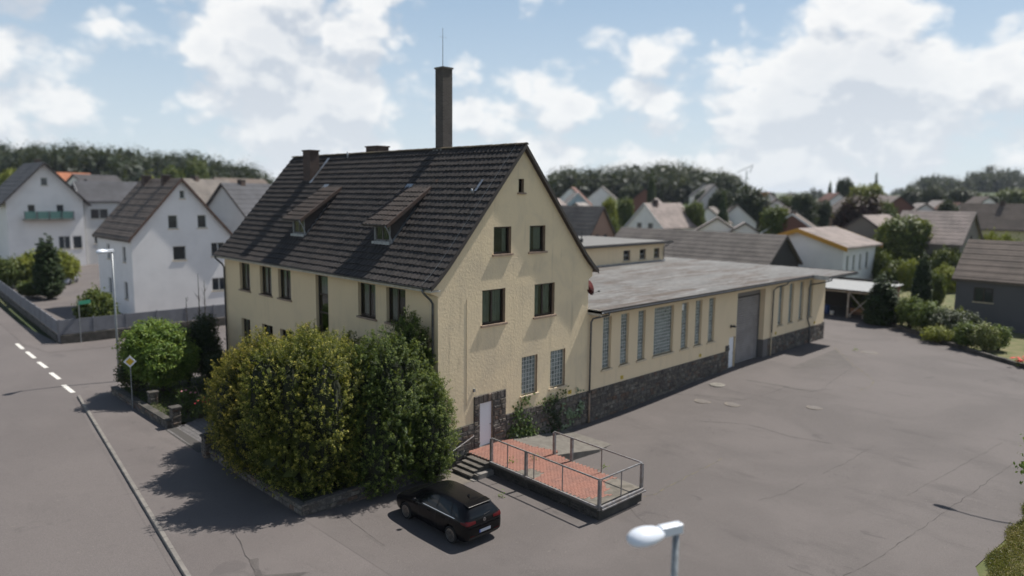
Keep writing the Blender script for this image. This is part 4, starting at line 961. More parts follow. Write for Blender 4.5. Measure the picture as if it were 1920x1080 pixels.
def lobes_cloud(lobes, clumps, per, cr, seed, size=(.05, .09), inner=.25, flat=1., upc=.0, fill=0, fsize=.3, spray=0.):
    """leaf clumps over the skins of ellipsoid lobes (centre, radii)"""
    g = np.random.default_rng(seed); Cs = []; Ns = []; Rn = []
    vol = np.array([np.prod(r)**(2/3) for _, r in lobes]); vol /= vol.sum()
    for (c, r), f in zip(lobes, vol):
        k = max(1, int(clumps*f)); d = g.normal(0, 1, (k, 3)); d /= np.linalg.norm(d, axis=1, keepdims=True)
        q = np.where(g.random(k) < inner, g.uniform(.45, .85, k), g.uniform(.84, 1.06, k))
        cc = np.array(c)+d*np.array(r)*q[:, None]
        keep = np.ones(k, bool)
        for c2, r2 in lobes:
            if c2 is c: continue
            keep &= (((cc-np.array(c2))/np.array(r2))**2).sum(1) > .55
        cc, d, q = cc[keep], d[keep], q[keep]; k = len(cc)
        if not k: continue
        nrm = d/np.array(r); nrm /= np.linalg.norm(nrm, axis=1, keepdims=True)
        off = g.normal(0, 1, (k, per, 3))*cr*np.array([1, 1, flat]); crnd = g.normal(.5, .12, k)
        tip = np.zeros((k, per))
        if spray:                                  # leaves strung along an outward, upward twig; new growth at its tip
            ax = nrm+np.array([0, 0, .75])+g.normal(0, .35, (k, 3)); ax /= np.linalg.norm(ax, axis=1, keepdims=True)
            tt = g.random((k, per)); off = off*(1.25-tt[..., None])+ax[:, None]*(tt*spray*g.uniform(.6, 1.3, (k, 1)))[..., None]; tip = (tt-.62)*.75
        P = cc[:, None]+off; P[..., 2] += upc*np.abs(off).sum(-1)
        Cs.append(P.reshape(-1, 3)); Ns.append(np.repeat(nrm*.75+np.array([0, 0, .65]), per, 0))
        Rn.append((crnd[:, None]+tip+g.normal(0, .17, (k, per))).ravel())
    C, N_, rn = np.concatenate(Cs), np.concatenate(Ns), np.concatenate(Rn); S = g.uniform(size[0], size[1], len(C))
    if fill:                                       # bigger, darker filler leaves deep inside, so the crown is not see-through
        fc = []; fs_ = []
        for (c, r), f in zip(lobes, vol):
            k = max(2, int(fill*f)); d = g.normal(0, 1, (k, 3)); d /= np.linalg.norm(d, axis=1, keepdims=True)
            fc.append(np.array(c)+d*np.array(r)*(g.random((k, 1))**.4)*.80); fs_.append(np.full(k, min(r)*fsize)*g.uniform(.7, 1.2, k))
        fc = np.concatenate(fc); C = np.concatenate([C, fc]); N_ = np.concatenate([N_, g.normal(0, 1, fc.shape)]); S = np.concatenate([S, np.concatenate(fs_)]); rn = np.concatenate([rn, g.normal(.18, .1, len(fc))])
    return C, N_, S, rn
BARK = mat('bark', (.075, .055, .042), .95, col2=(.045, .035, .028), nscale=5, stretch=(1, 1, .2), bump=.8, bscale=16, bdist=.02)
def branches(mb, base, tips, r0, seed=0, n=6):
    r_ = random.Random(seed)
    for t in tips:
        a, b = Vector(base), Vector(t); pts = []
        for i in range(n+1):
            f = i/n; p = a.lerp(b, f); p.z += (b-a).length*.12*math.sin(math.pi*f); pts.append(p+Vector((r_.uniform(-1, 1), r_.uniform(-1, 1), 0))*.05*(b-a).length*math.sin(math.pi*f))
        mb.tube(pts, [r0*(1-.8*i/n) for i in range(n+1)], 6)
THUJA_Y = leafmat('thuja_golden_leaf', (.032, .040, .008), (.155, .150, .022), (.56, .44, .09), .45)
THUJA_G = leafmat('thuja_green_leaf', (.020, .036, .009), (.062, .108, .022), (.24, .28, .06), .42)
THUJA_M = leafmat('thuja_mixed_leaf', (.027, .040, .008), (.115, .140, .022), (.44, .39, .075), .44)
CORE = mat('dark_crown_core', (.018, .022, .007), .95, col2=(.010, .013, .005), nscale=4)
def blob(mb, c, r, seed=0, n=14, m=9):
    r_ = random.Random(seed); vs = []; fs = []
    for i in range(m+1):
        th = math.pi*i/m
        for k in range(n):
            a = 2*math.pi*k/n; e = r_.uniform(.8, 1.02)
            vs.append((c[0]+r[0]*e*math.sin(th)*math.cos(a), c[1]+r[1]*e*math.sin(th)*math.sin(a), c[2]+r[2]*e*math.cos(th)))
    for i in range(m):
        for k in range(n): fs.append((i*n+k, i*n+(k+1) % n, (i+1)*n+(k+1) % n, (i+1)*n+k))
    mb.add(vs, fs)
def thuja(name, x, y, ztop, rad, label, mt, seed, lob=7, zb=None, leaves=1.):
    z0 = (h(x)+.35) if zb is None else zb
    t = thing(name, (x, y, z0), label, 'conifer', 'thuja conifers in front of the house')
    g = random.Random(seed); H = ztop-z0; L = [((x, y, z0+H*.36), (rad*.92, rad*.92, H*.46)), ((x, y, z0+H*.60), (rad*.72, rad*.72, H*.38))]
    for k in range(lob):
        a = 2*math.pi*(k+g.random()*.6)/lob; q = rad*g.uniform(.38, .62); hh = H*g.uniform(.30, .48); zc = z0+H*g.uniform(.28, .62)
        if zc+hh > ztop-.15*H*(k % 3 > 0): hh = max(.3*H, ztop-zc-.08*H*g.random())
        L.append(((x+q*math.cos(a), y+q*math.sin(a), zc), (rad*g.uniform(.34, .50), rad*g.uniform(.34, .50), hh)))
    for k in range(lob*4):                       # pointed tips that break the outline
        a = 2*math.pi*g.random(); q = rad*g.uniform(0, .95); zc = z0+H*(1.02-.55*(q/rad)**2)*g.uniform(.86, 1.0)
        L.append(((x+q*math.cos(a), y+q*math.sin(a), zc-.2), (g.uniform(.14, .26), g.uniform(.14, .26), g.uniform(.35, .6))))
    area = sum(r[0]*r[2] for _, r in L)
    C, N_, S, rn = lobes_cloud(L, int(165*area*leaves), 36, .055, seed, (.019, .046), .25, 1.2, 0., fill=int(420*area), fsize=.16, spray=.34)
    # brighter new growth towards the outside of the bush
    ok = C[:, 2] > z0-.28; C, N_, S, rn = C[ok], N_[ok], S[ok], rn[ok]
    cr = link('crown', leaf_mesh('crown', C, N_, S, rn, mt, .5, 1.2, .55, seed), t)
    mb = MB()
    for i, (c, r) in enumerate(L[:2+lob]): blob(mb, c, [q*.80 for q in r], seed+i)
    stuff_ = mb.build('twigs', CORE, t)  # solid dark blobs added inside the crown to fill its gaps, no twigs
    mb = MB(); mb.tube([(x, y, z0-.4), (x, y, z0+H*.5)], [.14, .06], 8); mb.build('trunk', BARK, t)
    return t
thuja('thuja_tree', -4.6, 8.3, .95, 1.85, 'golden thuja at the left end of the row, lowest of the bushes', THUJA_Y, 31)
thuja('thuja_tree', -2.9, 6.2, 2.0, 1.7, 'tall golden thuja behind the others, in front of the tall stair window', THUJA_Y, 32)
thuja('thuja_tree', -5.35, 5.2, 2.1, 2.2, 'broad golden thuja in the middle of the street front', THUJA_Y, 33)
thuja('thuja_tree', -5.15, 1.8, 2.7, 2.5, 'yellow green thuja at the street corner above the stone wall', THUJA_M, 34)
thuja('thuja_tree', -2.6, 3.6, 1.95, 1.6, 'golden green thuja below the wide first floor windows', THUJA_M, 35)
thuja('thuja_tree', -.95, .75, 3.05, 1.15, 'tallest dark green thuja hugging the house corner', THUJA_G, 36)
thuja('thuja_tree', -2.6, .5, 2.4, 2.1, 'dark green thuja behind the black car', THUJA_G, 37)
thuja('thuja_tree', -.85, -.3, .75, 1.25, 'narrow dark green thuja beside the platform steps', THUJA_G, 38, zb=-3.7)

# deciduous shrub at the garden corner
SHRUB = leafmat('shrub_leaf', (.045, .095, .014), (.11, .185, .03), (.27, .34, .07), .42)
RUST = leafmat('rusty_leaf', (.07, .06, .015), (.16, .10, .03), (.26, .13, .05), .35)
def bush(name, x, y, z0, ztop, rad, label, mt, seed, cat='shrub', size=(.06, .11), per=22, dens=150, lob=6, cr=.13, group=None, flat=.8, trunk=True, aspect=.45):
    t = thing(name, (x, y, z0), label, cat, group); g = random.Random(seed); H = ztop-z0
    L = [((x, y, z0+H*.55), (rad*.8, rad*.8, H*.45))]
    for k in range(lob):
        a = 2*math.pi*(k+.7*g.random())/lob; q = rad*g.uniform(.35, .6)
        L.append(((x+q*math.cos(a), y+q*math.sin(a), z0+H*g.uniform(.35, .72)), (rad*g.uniform(.35, .5), rad*g.uniform(.35, .5), H*g.uniform(.22, .34))))
    area = sum(r[0]*r[2] for _, r in L)
    C, N_, S, rn = lobes_cloud(L, int(dens*area), per, cr, seed, size, .3, flat, fill=int(220*area), fsize=.28)
    ok = C[:, 2] > z0+.02; C, N_, S, rn = C[ok], N_[ok], S[ok], rn[ok]
    link('crown', leaf_mesh('crown', C, N_, S, rn, mt, aspect, 0, .6, seed), t)
    if trunk:
        mb = MB(); tips = [c for c, _ in L]; branches(mb, (x, y, z0-.15), tips, .035+.012*rad, seed); mb.build('trunk', BARK, t)
    return t
GZ = lambda x: h(x)+.38
bush('broadleaf_shrub', -4.45, 19.9, GZ(-4), .55, 2.25, 'bright green broadleaf shrub at the street corner of the garden', SHRUB, 51, size=(.07, .14), lob=8, dens=130, aspect=.36)
bush('russet_shrub', -5.0, 21.6, GZ(-5), -.55, 1.3, 'green and russet shrub beside the lamp post', RUST, 52, dens=110)
bush('dark_shrub', -5.6, 21.0, GZ(-5), -1.6, 1.0, 'small dark shrub at the outer garden corner', leafmat('dark_leaf', (.012, .022, .008), (.03, .045, .012), (.07, .06, .02), .2), 53, dens=110)
# dark slender trees at the back of the garden
DARKL = leafmat('dark_conifer_leaf', (.012, .022, .009), (.026, .042, .014), (.055, .075, .025), .2)
for i, (x, y, zt, lab) in enumerate([(-1.6, 20.4, .9, 'dark conifer between the broadleaf shrub and the house'), (-2.6, 20.9, .2, 'dark conifer close behind the broadleaf shrub'), (-1.0, 16.4, -1.3, 'low dark conifer under the far ground floor windows'), (-1.9, 18.0, -1.2, 'low dark conifer deep in the garden shade')]):
    bush('dark_conifer', x, y, GZ(x), zt, .95, lab, DARKL, 60+i, 'conifer', (.05, .10), 20, 120, 5, .12, 'dark conifers behind the garden')
for i, (x, y, zt, lean, lab) in enumerate([(-1.0, 22.2, 2.6, .2, 'thin bare dark trunk nearest the house end'), (-1.8, 22.6, 1.6, -.15, 'thin bare forked trunk left of the others'), (-1.4, 21.9, 3.1, .05, 'tallest thin bare sapling at the garden back')]):
    t = thing('bare_sapling', (x, y, GZ(x)), lab, 'tree', 'bare saplings at the garden back'); mb = MB(); r_ = random.Random(70+i)
    top_ = Vector((x+lean, y+lean, zt)); mb.tube([(x, y, GZ(x)-.2), (x+lean*.4, y, (GZ(x)+zt)/2), top_], [.06, .04, .012], 6); mb.build('trunk', BARK, t)
    mb = MB()
    for k in range(16):
        f = r_.uniform(.35, .98); p = Vector((x, y, GZ(x))).lerp(top_, f); a = r_.uniform(0, 6.28); l = r_.uniform(.3, .9)*(1.2-f)
        mb.tube([p, p+Vector((math.cos(a)*l*.5, math.sin(a)*l*.5, l*.6)), p+Vector((math.cos(a)*l*.8, math.sin(a)*l*.8, l*1.2))], [.016, .010, .004], 4)
    mb.build('twigs', BARK, t)
# roses and low garden plants behind the little wall
ROSEL = leafmat('rose_leaf', (.03, .055, .012), (.06, .095, .02), (.12, .15, .04), .3)
def flowers(par, spots, col, name='blossom', s=.06):
    m_ = mat(name+'_petal', col, .7)
    for p in spots:
        mb = MB(); mb.lathe([(.012, -.02), (s*.6, .0), (s, .03), (s*.6, .05), (.01, .04)], p, 7); mb.build(name, m_, par)
r_ = random.Random(9)
for i, (x, y, zt, rad, lab, fl) in enumerate([(-5.0, 14.9, -2.25, .55, 'rose bush with pink blossom behind the low wall', (.55, .22, .25)), (-4.9, 13.3, -2.4, .5, 'rose bush with red blossom near the stone pillar', (.42, .02, .03)), (-4.4, 12.4, -2.35, .55, 'rose bush with magenta blossom beside the thujas', (.45, .04, .16)), (-4.1, 14.0, -2.3, .6, 'low leafy plant between the roses', None), (-3.9, 11.6, -2.2, .5, 'plant with orange blossom at the thuja edge', (.65, .30, .02))]):
    t = bush('garden_plant', x, y, GZ(x)-.1, zt, rad, lab, ROSEL, 80+i, 'plant', (.035, .07), 14, 120, 5, .12)
    if fl: flowers(t, [(x+r_.uniform(-rad, rad)*.8, y+r_.uniform(-rad, rad)*.8, zt-r_.uniform(-.05, .3)) for _ in range(7)], fl)
t = thing('dry_branches', (-4.0, 15.0, GZ(-4)), 'bare dry twigs arching over the garden bed', 'branches'); mb = MB()
for k in range(11):
    a = r_.uniform(0, 6.28); l = r_.uniform(.5, 1.1); mb.tube([(-4.0, 15.0, GZ(-4)), (-4+math.cos(a)*l*.4, 15+math.sin(a)*l*.4, GZ(-4)+l*1.1), (-4+math.cos(a)*l, 15+math.sin(a)*l, GZ(-4)+l*1.0)], [.02, .014, .005], 4)
mb.build('twigs', mat('dry_wood', (.25, .20, .15), .9), t)
# ivy on the house wall and weeds
IVY = leafmat('ivy_leaf', (.025, .05, .012), (.06, .10, .022), (.16, .20, .07), .25)
PALE = leafmat('pale_leaf', (.10, .14, .07), (.20, .26, .15), (.36, .42, .30), .25)
def wall_climber(name, pts, label, mt, seed, size=(.05, .09), per=16, spread=.16):
    g = np.random.default_rng(seed); C = []
    for x, z in pts:
        C.append(np.stack([g.normal(x, spread, per), -np.abs(g.normal(.05, .05, per))-.06, g.normal(z, spread, per)], 1))
    C = np.concatenate(C); n = len(C)
    t = thing(name, (float(C[:, 0].mean()), -.1, -3.5), label, 'plant')
    link('leaves', leaf_mesh('leaves', C, np.tile([0, -1., .35], (n, 1)), g.uniform(*size, n), g.normal(.5, .2, n), mt, .7, 0, .5, seed), t)
    mb = MB()
    for k in range(6):
        x, z = pts[(k*5) % len(pts)]; mb.tube([(pts[0][0]+r_.uniform(-.3, .3), -.06, -3.35), ((pts[0][0]+x)/2+r_.uniform(-.2, .2), -.07, (z-3.35)/2), (x, -.05, z)], [.014, .01, .004], 4)
    mb.build('stems', BARK, t); return t
g_ = random.Random(4)
wall_climber('ivy', [(4.9+g_.gauss(0, .55), -2.9+g_.gauss(0, .55)) for _ in range(26)]+[(5.0, -1.95), (5.35, -1.8), (5.4, -1.6), (4.75, -1.9), (6.4, -2.0), (6.9, -2.0), (7.4, -2.0), (7.9, -1.9), (8.3, -1.85)]+[(5.4+g_.gauss(0, .3), -3.2+g_.gauss(0, .12)) for _ in range(14)], 'ivy climbing the stone base beside the white door', IVY, 91)
wall_climber('pale_vine', [(8.6+g_.gauss(0, .3), -3.1+g_.gauss(0, .4)) for _ in range(13)]+[(9.3+g_.gauss(0, .2), -2.9+g_.gauss(0, .3)) for _ in range(7)], 'pale leafy vine at the stone base by the corner downpipe', PALE, 92, (.06, .11), 9, .12)
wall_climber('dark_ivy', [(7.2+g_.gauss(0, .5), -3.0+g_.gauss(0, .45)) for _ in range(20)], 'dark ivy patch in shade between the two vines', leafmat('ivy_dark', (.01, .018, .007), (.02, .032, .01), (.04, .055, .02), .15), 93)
def weed(x, y, z, s, label, seed):
    t = thing('weed', (x, y, z), label, 'weed', 'weeds in the cracks'); g = np.random.default_rng(seed); n = 26
    C = np.stack([g.normal(x, s*.4, n), g.normal(y, s*.4, n), z+np.abs(g.normal(0, s*.5, n))+.02], 1)
    link('leaves', leaf_mesh('leaves', C, np.tile([0, 0, 1.], (n, 1)), g.uniform(.03, .06, n), g.normal(.6, .2, n), SHRUB, .5, 0, .8, seed), t)
for u, v, z, s, lab, sd in [(1133, 880, ZP, .3, 'weed growing beside the thin post on the far railing', 1), (940, 932, None, .2, 'weed at the foot of the platform near the steps', 2), (960, 868, ZP, .25, 'weed between the bricks near the front railing', 3), (1003, 862, ZP, .3, 'weed beside the thick middle post', 4), (1603, 658, None, .3, 'weed tuft in the yard near the manhole', 5), (845, 800, None, .25, 'weed at the foot of the corner thuja', 6)]:
    p = at(u, v, z) if z else at(u, v); weed(p.x, p.y, p.z, s, lab, sd)
# garden walls, pillars
gw = thing('garden_wall', (-6.3, 17, h(-6)), 'low dark stone garden wall along the pavement', 'wall')
mb = MB(); mb.box(-6.48, -6.2, 13.5, 22.4, h(-6.3)-.3, h(-6.3)+.36); mb.build('wall_core', MORTAR, gw)
PW = lambda u, z, d: (-6.48+d, u, z)
stones(gw, PW, 13.5, 22.4, h(-6.3)-.05, h(-6.3)+.36, seed=95, hh=(.18, .22), ll=(.3, .6))
mb = MB(); mb.box(-6.52, -6.16, 13.5, 22.4, h(-6.3)+.36, h(-6.3)+.43); mb.build('coping', CONCD, gw)
rw = thing('retaining_wall', (-4, -.2, h(-4)), 'stone retaining wall under the thujas at the yard corner', 'wall')
mb = MB(); mb.box(-6.6, -6.36, -.2, 9.0, -4, h(-6.3)+.40); mb.box(-6.36, 0.2, -.2, .04, -4.2, -3.25); mb.build('wall_core', MORTAR, rw)
PW2 = lambda u, z, d: (-6.6+d, u, z); PW3 = lambda u, z, d: (u, -.2+d, z)
stones(rw, PW2, -.2, 9.0, -3.68, h(-6.3)+.40, seed=96, hh=(.18, .26), ll=(.3, .6)); stones(rw, PW3, -6.6, .2, lambda u: h(u)-.05, -3.25, seed=97, hh=(.16, .26), ll=(.25, .55))
for i, (u, v, hh, lab) in enumerate([(330, 801, 1.0, 'square stone gate pillar nearest the paved entrance'), (288, 768, .95, 'dark stone pillar half hidden under the broadleaf shrub'), (391, 856, .95, 'stone pillar at the left foot of the thujas')]):
    p = at(u, v); z0 = h(p.x); t = thing('stone_pillar', (p.x, p.y, z0), lab, 'pillar', 'stone pillars along the pavement')
    mb = MB(); mb.box(p.x-.20, p.x+.20, p.y-.20, p.y+.20, z0-.1, z0+hh); mb.build('core', MORTAR, t)
    for P_ in (lambda u_, z_, d_: (p.x-.2+d_, u_, z_), lambda u_, z_, d_: (u_, p.y-.2+d_, z_)):
        c_ = p.y if P_(0, 0, 0)[0] == p.x-.2 else p.x
        stones(t, P_, c_-.21, c_+.21, z0, z0+hh, seed=98+i, hh=(.14, .24), ll=(.18, .42))
    mb = MB(); mb.box(p.x-.26, p.x+.26, p.y-.26, p.y+.26, z0+hh, z0+hh+.09); mb.build('cap', CONCD, t)
# paved entrance between the pillars
ent = struct(sheet('entrance_paving', [(-6.75, 9.0), (-2.0, 9.6), (-2.0, 12.7), (-6.2, 13.4), (-6.65, 13.4)], .395, mat('paver_joint', (.06, .055, .05), .95)))
me = ent.data
for v_ in me.vertices: v_.co.z -= .385*smooth01(-4.0, -6.6, v_.co.x) if False else .385*(1-smooth01(-6.6, -4.5, v_.co.x))
PV = mat('paver_grey', (.12, .112, .11), .9, col2=(.15, .14, .135), nscale=4, rand=.5, randcol=(.095, .09, .09))
pv = MB()
for i in range(24):
    for j in range(18):
        x, y = -6.62+i*.2, 9.1+j*.245+(.12 if i % 2 else 0)
        if not (9.05+.13*(x+6.6) < y < 13.15): continue
        q = lambda x_: h(x_)+.395-.385*(1-smooth01(-6.6, -4.5, x_))+.012
        pv.quad((x, y, q(x)), (x+.188, y, q(x+.188)), (x+.188, y+.232, q(x+.188)), (x, y+.232, q(x)))
stuff(pv.build('pavers', PV, ent))
# grass tufts on the verge at the lower right
VGR = leafmat('verge_grass', (.05, .065, .012), (.12, .115, .03), (.26, .20, .08), .3)
g = np.random.default_rng(3); n = 26000
X = g.uniform(4.5, 16, n); Y = -18.75-g.exponential(1.0, n)+.12*np.sin(X*2.3)+g.normal(0, .06, n); Y += np.where(X < 8, -(8-X)*.22, 0)
C = np.stack([X, Y, np.array([h(x) for x in X])+g.uniform(-.02, .10, n)], 1)
gr = link('verge_grass', leaf_mesh('verge_grass', C, np.tile([.3, -.3, .6], (n, 1)), g.uniform(.035, .085, n), np.clip(g.normal(.55, .25, n)+.25*np.sin(X*1.3)*np.cos(Y*1.7), 0, 1), VGR, .16, 1.4, .9, 5)); stuff(gr); tag(gr, 'dry grass growing on the verge at the yard edge', 'grass')

g = np.random.default_rng(8); n = 9000
X = g.uniform(-6.2, -.5, n); Y = np.where(g.random(n) < .75, g.uniform(13.6, 22.2, n), g.uniform(.3, 9.2, n))
C = np.stack([X, Y, np.array([h(x) for x in X])+.30+np.abs(g.normal(0, .09, n))], 1)
gc = link('ground_cover', leaf_mesh('ground_cover', C, np.tile([0, 0, 1.], (n, 1)), g.uniform(.03, .08, n), g.normal(.45, .25, n), ROSEL, .5, 0, .8, 9)); stuff(gc); tag(gc, 'low weeds and ground cover in the garden bed', 'ground cover')
# ------------------------------------------------------------------ car (x right, y forward, z up; origin on the ground mid wheelbase)
CARB = mat('car_paint_black', (.004, .004, .005), .2, spec=.14, coat=.15)
CARG = mat('car_glass', (.005, .006, .007), .05, spec=.38)
CARP = mat('car_black_plastic', (.012, .012, .012), .6)
TYRE = mat('tyre_rubber', (.012, .012, .012), .85)
ALLOY = mat('alloy_rim', (.34, .32, .30), .28, metal=.9); CHROME = mat('chrome_trim', (.62, .63, .65), .15, metal=1.0)
TAILR = mat('tail_lamp_red', (.075, .003, .005), .25, spec=.25); PLATE = mat('number_plate', (.42, .44, .48), .5); PLBLUE = mat('plate_blue', (.02, .06, .35), .5)
HEADL = mat('head_lamp', (.45, .48, .5), .1, spec=.8)
def car():
    t = thing('car', (-2.93, -4.06, h(-2.93)+.004), 'black hatchback car parked beside the platform steps', 'car', local=True, rz=R(-1.0))
    # stations along y: y, half width at belt, belt z, half width of roof, roof z, sill z, nose flag
    S = [(-2.13, .70, .78, .66, .80, .42), (-2.09, .80, .96, .70, .98, .30), (-1.98, .855, 1.02, .62, 1.20, .22), (-1.72, .885, 1.00, .575, 1.395, .20), (-1.45, .893, .985, .57, 1.43, .19), (-1.0, .897, .97, .575, 1.462, .19), (-.45, .897, .955, .585, 1.476, .19),
         (0.05, .897, .945, .585, 1.470, .19), (.42, .897, .935, .575, 1.435, .19), (.75, .893, .93, .575, 1.30, .19), (1.08, .888, .925, .61, 1.10, .19), (1.35, .882, .915, .68, .965, .19), (1.65, .868, .87, .70, .905, .19), (1.92, .835, .79, .68, .83, .20), (2.09, .74, .66, .60, .70, .22), (2.15, .62, .52, .50, .55, .26)]
    rings = []
    for y, wb, zb, wr, zr, zs in S:
        q = [(wb*.90, zs), (wb*.985, zs+.07), (wb*1.0, (zs+zb)*.5), (wb*.992, zb-.13), (wb*.962, zb-.01), (wr*1.03, zr-.055), (wr*.90, zr-.008), (wr*.45, zr+.012)]
        full = [(-a, b) for a, b in q]+[(0, zr+.018)]+[(a, b) for a, b in q[::-1]]
        rings.append([(a, y, b) for a, b in full])
    n = len(rings[0]); vs = [p for r in rings for p in r]; fs = []
    for i in range(len(rings)-1):
        for k in range(n-1): fs.append((i*n+k, i*n+k+1, (i+1)*n+k+1, (i+1)*n+k))
        fs.append((i*n+n-1, i*n, (i+1)*n, (i+1)*n+n-1))
    fs.append(tuple(range(n))); fs.append(tuple(range((len(rings)-1)*n, len(rings)*n))[::-1])
    body = MB().add(vs, fs).build('body', CARB, t, True)
    bm = bmesh.new(); bm.from_mesh(body.data); bmesh.ops.recalc_face_normals(bm, faces=bm.faces[:]); bm.to_mesh(body.data); bm.free()
    sub = body.modifiers.new('s', 'SUBSURF'); sub.levels = 2; sub.render_levels = 2
    cuts = []
    for yy in (-1.31, 1.31):
        for s in (-1, 1):
            c = MB().lathe([(.365, -.30), (.365, .30)], (s*.80, yy, .315), 28, 'X').build('cut', CARP); cuts.append(c)
            cb = bmesh.new(); cb.from_mesh(c.data); bmesh.ops.recalc_face_normals(cb, faces=cb.faces[:]); cb.to_mesh(c.data); cb.free()
            b = body.modifiers.new('b', 'BOOLEAN'); b.object = c; b.operation = 'DIFFERENCE'; b.solver = 'EXACT'
    for c in cuts: c.matrix_world = Matrix.Identity(4)
    loc, rot = t.location.copy(), t.rotation_euler.copy(); t.location = (0, 0, 0); t.rotation_euler = (0, 0, 0)
    bpy.context.view_layer.update()
    dg = bpy.context.evaluated_depsgraph_get(); me = bpy.data.meshes.new_from_object(body.evaluated_get(dg))
    body.modifiers.clear(); body.data = me; me.polygons.foreach_set('use_smooth', [True]*len(me.polygons))
    for c in cuts: bpy.data.objects.remove(c)
    # glazing and trim laid on the skin: project onto the body surface from outside
    from mathutils.bvhtree import BVHTree
    bv = BVHTree.FromPolygons([v.co[:] for v in me.vertices], [tuple(p.vertices) for p in me.polygons])
    def panel(name, ring, axis, material, off=.006, par=None, nx=10, nz=6):
        """ring: 4 corners (a,b) x (c,d) in the plane seen along axis; bilinear grid cast on the skin"""
        V_ = []; F_ = []
        for i in range(nx+1):
            for j in range(nz+1):
                u, v = i/nx, j/nz
                p = [(1-u)*(1-v)*ring[0][k]+u*(1-v)*ring[1][k]+u*v*ring[2][k]+(1-u)*v*ring[3][k] for k in (0, 1)]
                if axis in ('L', 'Rr'):
                    o, d = Vector((-3 if axis == 'L' else 3, p[0], p[1])), Vector((1 if axis == 'L' else -1, 0, 0))
                elif axis == 'B': o, d = Vector((p[0], -4, p[1])), Vector((0, 1, 0))
                elif axis == 'F': o, d = Vector((p[0], 4, p[1])), Vector((0, -1, 0))
                else: o, d = Vector((p[0], p[1], 3)), Vector((0, 0, -1))
                hit, nr, _, _ = bv.ray_cast(o, d)
                if hit is None: hit, nr, _, _ = bv.find_nearest(o+d*2.1)
                if nr.dot(d) > 0: nr = -nr
                V_.append(hit+nr*off)
        for i in range(nx):
            for j in range(nz): F_.append((i*(nz+1)+j, (i+1)*(nz+1)+j, (i+1)*(nz+1)+j+1, i*(nz+1)+j+1))
        return MB().add(V_, F_).build(name, material, par or t, True)
    for ax in ('L', 'Rr'):
        panel('side_window', [(-1.28, 1.01), (-.52, 1.0), (-.52, 1.37), (-1.12, 1.35)], ax, CARG)
        panel('side_window', [(-.46, 1.0), (.42, .985), (.25, 1.35), (-.46, 1.375)], ax, CARG)
        panel('quarter_window', [(.47, .985), (.78, .975), (.60, 1.16), (.33, 1.33)], ax, CARG, nx=5)
        panel('quarter_window', [(-1.72, 1.06), (-1.34, 1.02), (-1.20, 1.33), (-1.38, 1.32)], ax, CARG, nx=5)
        panel('belt_trim', [(-1.52, .968), (.72, .942), (.72, .958), (-1.52, .984)], ax, CHROME, .010, nx=24, nz=1)
        for y0, y1 in ((-.50, -.49), (.50, .51), (-1.22, -1.21)): panel('door_gap', [(y0, .33), (y1, .33), (y1, .94), (y0, .94)], ax, CARP, .002, nx=1, nz=10)
        for y0 in (-1.02, -.16): panel('door_handle', [(y0, .80), (y0+.20, .80), (y0+.20, .828), (y0, .828)], ax, CARB, .03, nx=4, nz=1)
        panel('sill_trim', [(-.93, .23), (.93, .23), (.93, .29), (-.93, .29)], ax, CARP, .008, nx=14, nz=1)
    panel('windscreen', [(-.66, 1.02), (.66, 1.02), (.54, .50), (-.54, .50)], 'T', CARG, .006, nx=12, nz=8)
    panel('rear_window', [(-.58, 1.03), (.58, 1.03), (.50, 1.335), (-.50, 1.335)], 'B', CARG, .008, nx=12, nz=6)
    sp = MB(); sp.add([(x, y, z) for x in (-.52, .52) for y, z in ((-1.58, 1.395), (-1.58, 1.425), (-1.88, 1.385), (-1.88, 1.345))], [(0, 1, 2, 3), (7, 6, 5, 4), (0, 4, 5, 1), (1, 5, 6, 2), (2, 6, 7, 3), (3, 7, 4, 0)]); o = sp.build('roof_spoiler', CARB, t)
    bv_ = o.modifiers.new('bev', 'BEVEL'); bv_.width = .018; bv_.segments = 2
    for s in (-1, 1):
        l = panel('tail_lamp', [(s*.80, .84), (s*.40, .865), (s*.40, .955), (s*.78, .985)], 'B', TAILR, .012, nx=8, nz=4); 
        panel('tail_lamp_wrap', [(-2.07, .86), (-1.84, .90), (-1.84, .955), (-2.06, .975)], 'L' if s < 0 else 'Rr', TAILR, .010, nx=5, nz=3, par=l)
        panel('headlight', [(s*.40, .62), (s*.72, .64), (s*.74, .74), (s*.44, .70)], 'F', HEADL, .01, nx=6, nz=3)
        panel('rear_reflector', [(s*.66, .44), (s*.44, .43), (s*.44, .455), (s*.66, .465)], 'B', TAILR, .01, nx=4, nz=1)
    panel('hatch_gap', [(-.72, .795), (.72, .795), (.72, .803), (-.72, .803)], 'B', CARP, .004, nx=12, nz=1)
    panel('rear_diffuser', [(-.66, .27), (.66, .27), (.70, .42), (-.70, .42)], 'B', CARP, .008, nx=12, nz=3)
    panel('exhaust_trim', [(-.58, .285), (.58, .285), (.58, .315), (-.58, .315)], 'B', CHROME, .016, nx=12, nz=1)
    panel('bumper_ledge', [(-.70, .705), (.70, .705), (.70, .735), (-.70, .735)], 'B', CARB, .03, nx=14, nz=1)
    pl = panel('number_plate', [(-.26, .50), (.26, .50), (.26, .61), (-.26, .61)], 'B', PLATE, .02, nx=2, nz=1)
    panel('plate_band', [(-.26, .50), (-.215, .50), (-.215, .61), (-.26, .61)], 'B', PLBLUE, .024, nx=1, nz=1, par=pl)
    # round emblem
    yb = bv.ray_cast(Vector((0, -4, .90)), Vector((0, 1, 0)))[0].y
    em = MB(); em.lathe([(.060, .012), (.060, -.006), (.050, -.008), (.050, .012)], (0, yb-.004, .90), 20, 'Y')
